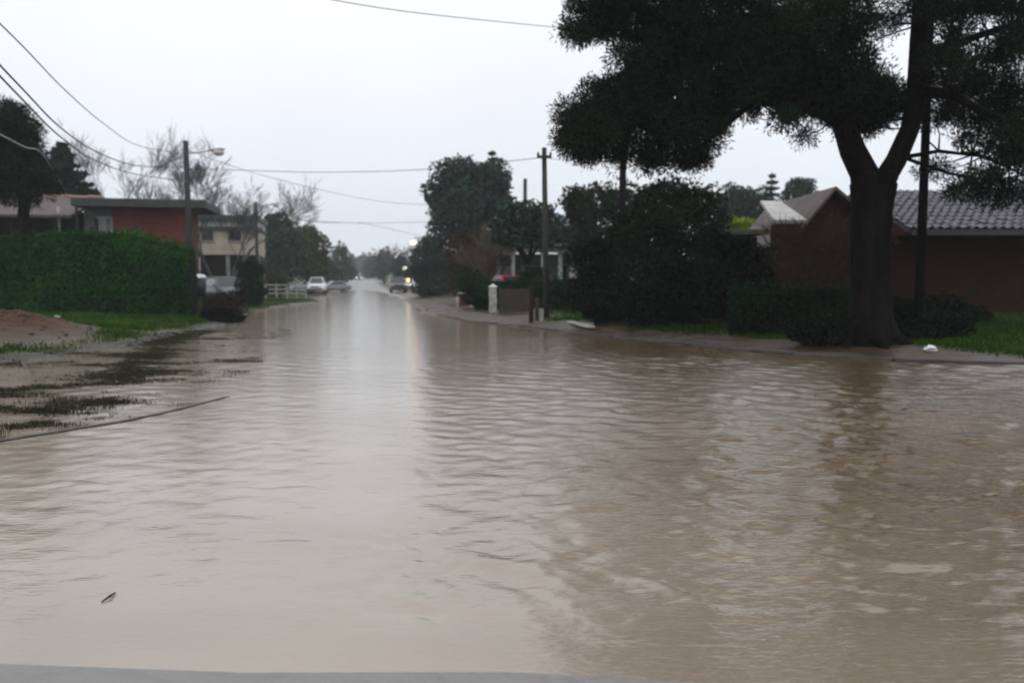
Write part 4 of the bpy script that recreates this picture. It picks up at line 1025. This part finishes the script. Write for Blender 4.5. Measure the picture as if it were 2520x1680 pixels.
# ------------------------------------------------------------------ cars
def car(name, label, u, Y, rz, paint, kind='sedan', lit=None, group=None, zoff=0.0, x=None):
    x = X(u, Y) if x is None else x
    z = hgt(x, Y) + zoff
    t = thing(name, (x, Y, z), label, 'car', group, rz)
    up = {'sedan': 0, 'suv': .22, 'hatch': .05}[kind]
    st = [(-2.10, .42, .58, .60), (-2.04, .27, .68, .76), (-1.7, .22, .80, .84), (-.95, .20, .92, .865), (1.0, .20, .96, .865), (1.65, .22, .97, .845), (2.02, .30, .90, .77), (2.10, .45, .76, .62)]
    if kind != 'sedan': st[-3:] = [(1.75, .22, .98, .85), (2.0, .28, .96, .80), (2.06, .42, .88, .70)]
    b = MB(); vs = []
    for y, zl, zt, hw in st:
        zl, zt = zl + up * .6, zt + up
        half = [(hw * .80, zl), (hw * .97, zl + .12), (hw, (zl + zt) / 2), (hw * .95, zt - .07), (hw * .80, zt)]
        for s in (1, -1):
            for a, c_ in (half if s == 1 else half[::-1]): vs.append((a * s, y, c_))
    n = 10
    fs = [(i * n + k, i * n + (k + 1) % n, (i + 1) * n + (k + 1) % n, (i + 1) * n + k) for i in range(len(st) - 1) for k in range(n)]
    fs += [tuple(range(n)), tuple(range((len(st)) * n - 1, (len(st) - 1) * n - 1, -1))]
    b.add(vs, fs).build('body', paint, t, local=True, smooth=True)
    zb = .90 + up; zr = 1.43 + up * 1.5
    rear = 1.55 if kind == 'sedan' else 1.95; rt = .95 if kind == 'sedan' else 1.6
    A = [(-.98, .74, zb), (rear, .74, zb)]; hb = .76; ht = .60
    q = dict(fl=(-hb, -1.0, zb), fr=(hb, -1.0, zb), rl=(-hb, rear, zb), rr=(hb, rear, zb), tfl=(-ht, -.22, zr), tfr=(ht, -.22, zr), trl=(-ht, rt, zr), trr=(ht, rt, zr))
    def quad(k, sh=.1, off=.012):
        p = [Vector(q[i]) for i in k]; c = sum(p, Vector()) / 4
        nrm = (p[1] - p[0]).cross(p[2] - p[1]).normalized()
        if nrm.dot(c - Vector((0, .3, 1.0))) < 0: nrm = -nrm
        return [tuple(c + (a - c) * (1 - sh) + nrm * off) for a in p]
    MB().add([q[k] for k in ('fl', 'fr', 'rr', 'rl', 'tfl', 'tfr', 'trr', 'trl')], [(0, 1, 5, 4), (1, 2, 6, 5), (2, 3, 7, 6), (3, 0, 4, 7), (4, 5, 6, 7)]).build('cabin', paint, t, local=True)
    MB().box(-ht + .02, ht - .02, -.18, rt - .03, zr + .002, zr + .035, .02).build('roof', paint, t, local=True)
    for nm, k in (('windscreen', ('fl', 'fr', 'tfr', 'tfl')), ('rear_window', ('rl', 'rr', 'trr', 'trl'))):
        MB().add(quad(k), [(0, 1, 2, 3)]).build(nm, M['glass'], t, local=True)
    for k in (('fl', 'rl', 'trl', 'tfl'), ('fr', 'rr', 'trr', 'tfr')):
        MB().add(quad(k, .14), [(0, 1, 2, 3)]).build('side_window', M['glass'], t, local=True)
    for s in (-1, 1):
        for y in (-1.32, 1.30):
            w = MB().lathe([(.18, -.1), (.27, -.11), (.32, -.07), (.32, .07), (.27, .11), (.18, .1)], 16, (s * .78, y, .32), 'x').build('wheel', M['tyre'], t, local=True)
            MB().lathe([(.0, .115 * s), (.06, .118 * s), (.18, .105 * s), (.185, .09 * s)], 12, (s * .78, y, .32), 'x').build('rim', M['rim'], w, local=True)
        hm = M['headlamp'] if lit == 'front' else M['lens']
        MB().lathe([(0, -.05), (.07, -.04), (.10, 0), (.09, .05)], 10, (s * .60, -2.0 - 0, .66 + up), 'x').build('headlight', hm, t, local=True)
        MB().box(s * .66 - .12, s * .66 + .12, 2.02, 2.09, .72 + up, .86 + up).build('tail_light', M['amber'] if lit == 'rear' else M['redcar'], t, local=True)
        MB().box(s * .86 - .09, s * .86 + .09, -.82, -.72, .93 + up, 1.05 + up, .02).build('mirror', paint, t, local=True)
    MB().box(-.72, .72, -2.16, -2.0, .36 + up * .5, .52 + up * .5, .03).build('front_bumper', M['trim'], t, local=True)
    MB().box(-.72, .72, 2.0, 2.15, .38 + up * .5, .54 + up * .5, .03).build('rear_bumper', M['trim'], t, local=True)
    MB().box(-.42, .42, -2.105, -2.06, .55 + up, .66 + up).build('grille', M['trim'], t, local=True)
    return t
car('parked_car', 'silver saloon parked sideways behind the white pale car', 757, 92, R(-72), M['silver'], 'sedan')
car('parked_car', 'white tall car parked nose out by the low white fence', 780, 84, R(8), M['whitecar'], 'suv')
car('parked_car', 'grey car half hidden behind the white tall car', 822, 104, R(-60), M['greycar'], 'sedan')
car('parked_car', 'dark blue grey car parked on the right side of the far street', 979, 90, R(11), M['darkcar'], 'suv')
car('parked_car', 'pale car with an amber light behind the dark parked car', 1007, 97, R(-10), M['whitecar'], 'hatch')
car('parked_car', 'grey car dimly seen left of the dark green upright shrub', 555, 47, R(35), M['greycar'], 'hatch')
car('parked_car', 'red car parked before the white columned house', 1258, 41, R(20), M['redcar'], 'sedan')
car('oncoming_car', 'distant oncoming car with lit headlights at the end of the street', 0, ST(-.5, 225)[1], ANG, M['darkcar'], 'sedan', lit='front', x=ST(-.5, 225)[0])
t = thing('warning_light', (X(1004, 94), 94, hgt(X(1004, 94), 94)), 'small amber light glowing beside the parked dark car', 'light')
xx = X(1004, 94); zz = Z(692, 94)
MB().tube([(xx, 94, t.location.z - .1), (xx, 94, zz)], .03, 6).build('post', M['metal'], t)
MB().lathe([(0, 0), (.12, .03), (.15, .12), (.1, .22), (0, .25)], 10, (xx, 94, zz)).build('lamp_glass', M['amber'], t, smooth=True)
t = thing('lit_sign', (X(1001, 99), 99, hgt(X(1001, 99), 99)), 'small pale green lit sign above the amber light', 'sign')
xx = X(1001, 99); zz = Z(664, 99)
MB().tube([(xx, 99, t.location.z - .1), (xx, 99, zz)], .04, 6).build('post', M['metal'], t)
MB().box(xx - .45, xx + .45, 98.9, 99.02, zz, zz + .4, .03).build('panel', M['signlight'], t)

# ------------------------------------------------------------------ small things on the banks
def place(u, Y): x = X(u, Y); return x, Y, hgt(x, Y)
# low white fence on the left verge
fx0, fy0 = X(652, 56), 56.0; fx1, fy1 = X(752, 64), 64.0
t = thing('rail_fence', (fx0, fy0, hgt(fx0, fy0)), 'low whitish wooden rail fence on the left verge', 'fence')
for i in range(5):
    f = i / 4; x, y = fx0 + (fx1 - fx0) * f, fy0 + (fy1 - fy0) * f; z = hgt(x, y)
    MB().box(x - .07, x + .07, y - .07, y + .07, z - .2, z + 1.05, .015).build('post', M['dirtywhite'], t)
    if i < 4:
        x2, y2 = fx0 + (fx1 - fx0) * (f + .25), fy0 + (fy1 - fy0) * (f + .25); z2 = hgt(x2, y2)
        for hh in (.35, .65, .95): MB().tube([(x, y - .1, z + hh), (x2, y2 - .1, z2 + hh)], .05, 6).build('rail', M['dirtywhite'], t)
# rubbish bin beside the corner pole
x, y, z = place(491, 36.5)
t = thing('rubbish_bin', (x, y, z), 'dark raised rubbish bin with a pale lid beside the corner lamp pole', 'bin')
for s in (-1, 1): MB().box(x + s * .17 - .045, x + s * .17 + .045, y - .05, y + .05, z - .2, z + .62).build('leg', M['darkpole'], t)
bb = MB(); prof = [(.20, .60), (.27, .68), (.29, 1.0), (.28, 1.34), (.22, 1.42)]
bb.lathe(prof, 12, (x, y, z)).build('bin_body', M['bag'], t, smooth=True)
MB().lathe([(.31, 1.42), (.33, 1.47), (.22, 1.58), (0, 1.62)], 12, (x, y, z)).build('lid', M['palebag'], t, smooth=True)
x, y, z = place(459, 35.5)
tag(MB().tube([(x, y, z - .2), (x, y, z + 1.4)], [.045, .04], 8).build('marker_post', M['dirtywhite']), 'thin pale post added as a highlight between the hedge and the corner lamp pole', 'post')  # added pale post standing in for the bright edge of hedge and pole
# brick corner wall and gate pillar
x, y, z = place(1148, 41.5)
t = thing('brick_wall', (x, y, z), 'short low reddish brick wall by the far right corner', 'wall')
MB().box(x - .42, x + .42, y - .12, y + .12, z - .2, z + .62).build('wall', M['brick'], t)
MB().box(x - .46, x + .46, y - .16, y + .16, z + .622, z + .68, .01).build('coping', M['concrete'], t)
x, y, z = place(1126, 41)
tag(MB().box(x - .07, x + .07, y - .07, y + .07, z - .2, z + .5, .02).build('marker_post', M['dirtywhite']), 'small pale post at the left end of the low brick wall', 'post')
x, y, z = place(1213, 33.5)
t = thing('gate_pillar', (x, y, z), 'stained white masonry gate pillar on the right bank', 'pillar')
for i in range(5):
    s = random.Random(i).uniform(-.012, .012)
    MB().box(x - .16 + s, x + .16 + s, y - .16, y + .16, z - .15 + i * .24, z + .085 + i * .24, .015).build('block', M['dirtywhite'], t)
MB().add([(x - .2, y - .2, z + 1.055), (x + .2, y - .2, z + 1.055), (x + .2, y + .2, z + 1.055), (x - .2, y + .2, z + 1.055), (x, y, z + 1.2)], [(0, 1, 4), (1, 2, 4), (2, 3, 4), (3, 0, 4), (3, 2, 1, 0)]).build('cap', M['white'], t)
x, y, z = place(1160, 40.2)
tag(MB().box(x - .09, x + .09, y - .09, y + .09, z - .2, z + 1.35, .02).build('marker_post', M['dirtywhite']), 'slim pale post in the bushes left of the gate pillar', 'post')
# brown board fence
x0, x1, y = X(1228, 32.5), X(1304, 32.5), 32.5; z = hgt((x0 + x1) / 2, y)
t = thing('board_fence', (x0, y, z), 'brown wooden board fence right of the gate pillar', 'fence')
nb = 10; rj = random.Random(2)
for i in range(nb):
    a = x0 + (x1 - x0) * i / nb; w = (x1 - x0) / nb
    MB().box(a + .006, a + w - .006, y - .015 + rj.uniform(-.008, .008), y + .012, z - .1, z + .95 + rj.uniform(-.03, .03)).build('board', M['brownwood'], t)
for hh in (.2, .75): MB().box(x0, x1, y + .022, y + .07, z + hh, z + hh + .09).build('rail', M['darkwood'], t)
x, y, z = place(1307, 27.6)
tag(MB().tube([(x, y, z - .2), (x, y, z + 1.27)], [.085, .075], 9).build('wooden_post', M['darkwood']), 'dark wooden post standing alone on the muddy right bank', 'post')
for i, (uu, hh, lab) in enumerate(((1322, .78, 'pale concrete stump just left of the tall right pole'), (1333, .42, 'short pale stump at the foot of the tall right pole'))):
    x, y, z = place(uu, 28.3 - i * .5)
    tag(MB().box(x - .07, x + .07, y - .07, y + .07, z - .15, z + hh, .02).build('stump_post', M['concrete'] if i else M['brownwood']), lab, 'post')
# pale plank on the grass
a = G(1403, 772, .42); b = G(1456, 784, .40)
zz = max(hgt(*a), hgt(*b)) + .06
L = math.hypot(b[0] - a[0], b[1] - a[1]); nx, ny = -(b[1] - a[1]) / L * .1, (b[0] - a[0]) / L * .1
q = [(a[0] - nx, a[1] - ny), (b[0] - nx, b[1] - ny), (b[0] + nx, b[1] + ny), (a[0] + nx, a[1] + ny)]
tag(MB().add([(c_[0], c_[1], zz - .03) for c_ in q] + [(c_[0], c_[1], zz + .015) for c_ in q], [(3, 2, 1, 0), (4, 5, 6, 7), (0, 1, 5, 4), (1, 2, 6, 5), (2, 3, 7, 6), (3, 0, 4, 7)]).build('plank', M['palewood']), 'pale wet plank lying on the grass under the dark shrubs', 'plank')
# crumpled litter
def crumple(name, u, v, z0, rad, m, label, cat):
    x, y = G(u, v, z0); z = hgt(x, y); r = random.Random(name)
    b = MB(); n, k = 9, 6; vs = []
    for i in range(k):
        for j in range(n):
            th = PI * (i + .5) / k; ph = 2 * PI * j / n; rr = rad * r.uniform(.6, 1.25)
            vs.append((x + rr * math.sin(th) * math.cos(ph) * 1.3, y + rr * math.sin(th) * math.sin(ph), z + rad * .5 + rr * math.cos(th) * .75))
    fs = [(i * n + j, (i + 1) * n + j, (i + 1) * n + (j + 1) % n, i * n + (j + 1) % n) for i in range(k - 1) for j in range(n)] + [tuple(range(n)), tuple(range(k * n - 1, (k - 1) * n - 1, -1))]
    tag(b.add(vs, fs).build(name, M[m]), label, cat)
crumple('plastic_bag', 2292, 852, .2, .10, 'litter', 'crumpled white plastic bag on the ground right of the big pine', 'litter')
crumple('litter_scrap', 140, 772, .45, .09, 'dirtywhite', 'small pale scrap of litter on the grass before the hedge', 'litter')
a = G(250, 1482); b = G(284, 1460); m_ = ((a[0] + b[0]) / 2 + .01, (a[1] + b[1]) / 2)
tag(MB().tube([(a[0], a[1], .004), (m_[0], m_[1], .012), (b[0], b[1], .006)], [.003, .006, .003], 6).build('floating_stick', M['darktwig']), 'short dark stick floating on the water at the lower left', 'stick')
# clods on the soil heap
def clods():
    r = np.random.default_rng(12); b = MB()
    for i in range(150):
        x = HEAP[0] + r.normal(0, 1.3); y = HEAP[1] + r.normal(0, 1.0); s = r.uniform(.02, .075); z = hgt(x, y) + s * .2
        vs = [(x + s * r.uniform(.7, 1.2) * a, y + s * r.uniform(.7, 1.2) * b_, z + s * .7 * c_) for a, b_, c_ in ((1, 0, 0), (0, 1, 0), (-1, 0, 0), (0, -1, 0), (.1, 0, 1), (0, .1, -1))]
        b.add(vs, [(0, 1, 4), (1, 2, 4), (2, 3, 4), (3, 0, 4), (1, 0, 5), (2, 1, 5), (3, 2, 5), (0, 3, 5)])
    return b
tag(clods().build('earth_clods', M['clod']), 'reddish brown clods on the soil heap at the left edge', 'soil', kind='stuff')

# ------------------------------------------------------------------ haze
hb = MB().box(-330, 330, -12, 440, -1.4, 34)
hm = bpy.data.materials.new('haze'); hm.use_nodes = True
nt = hm.node_tree; nt.nodes.clear()
pv = nt.nodes.new('ShaderNodeVolumePrincipled'); pv.inputs['Density'].default_value = .0006; pv.inputs['Color'].default_value = (.93, .95, 1, 1)
mo = nt.nodes.new('ShaderNodeOutputMaterial'); nt.links.new(pv.outputs[0], mo.inputs['Volume'])
tag(hb.build('haze', hm), 'thin rainy haze over the street', kind='stuff')
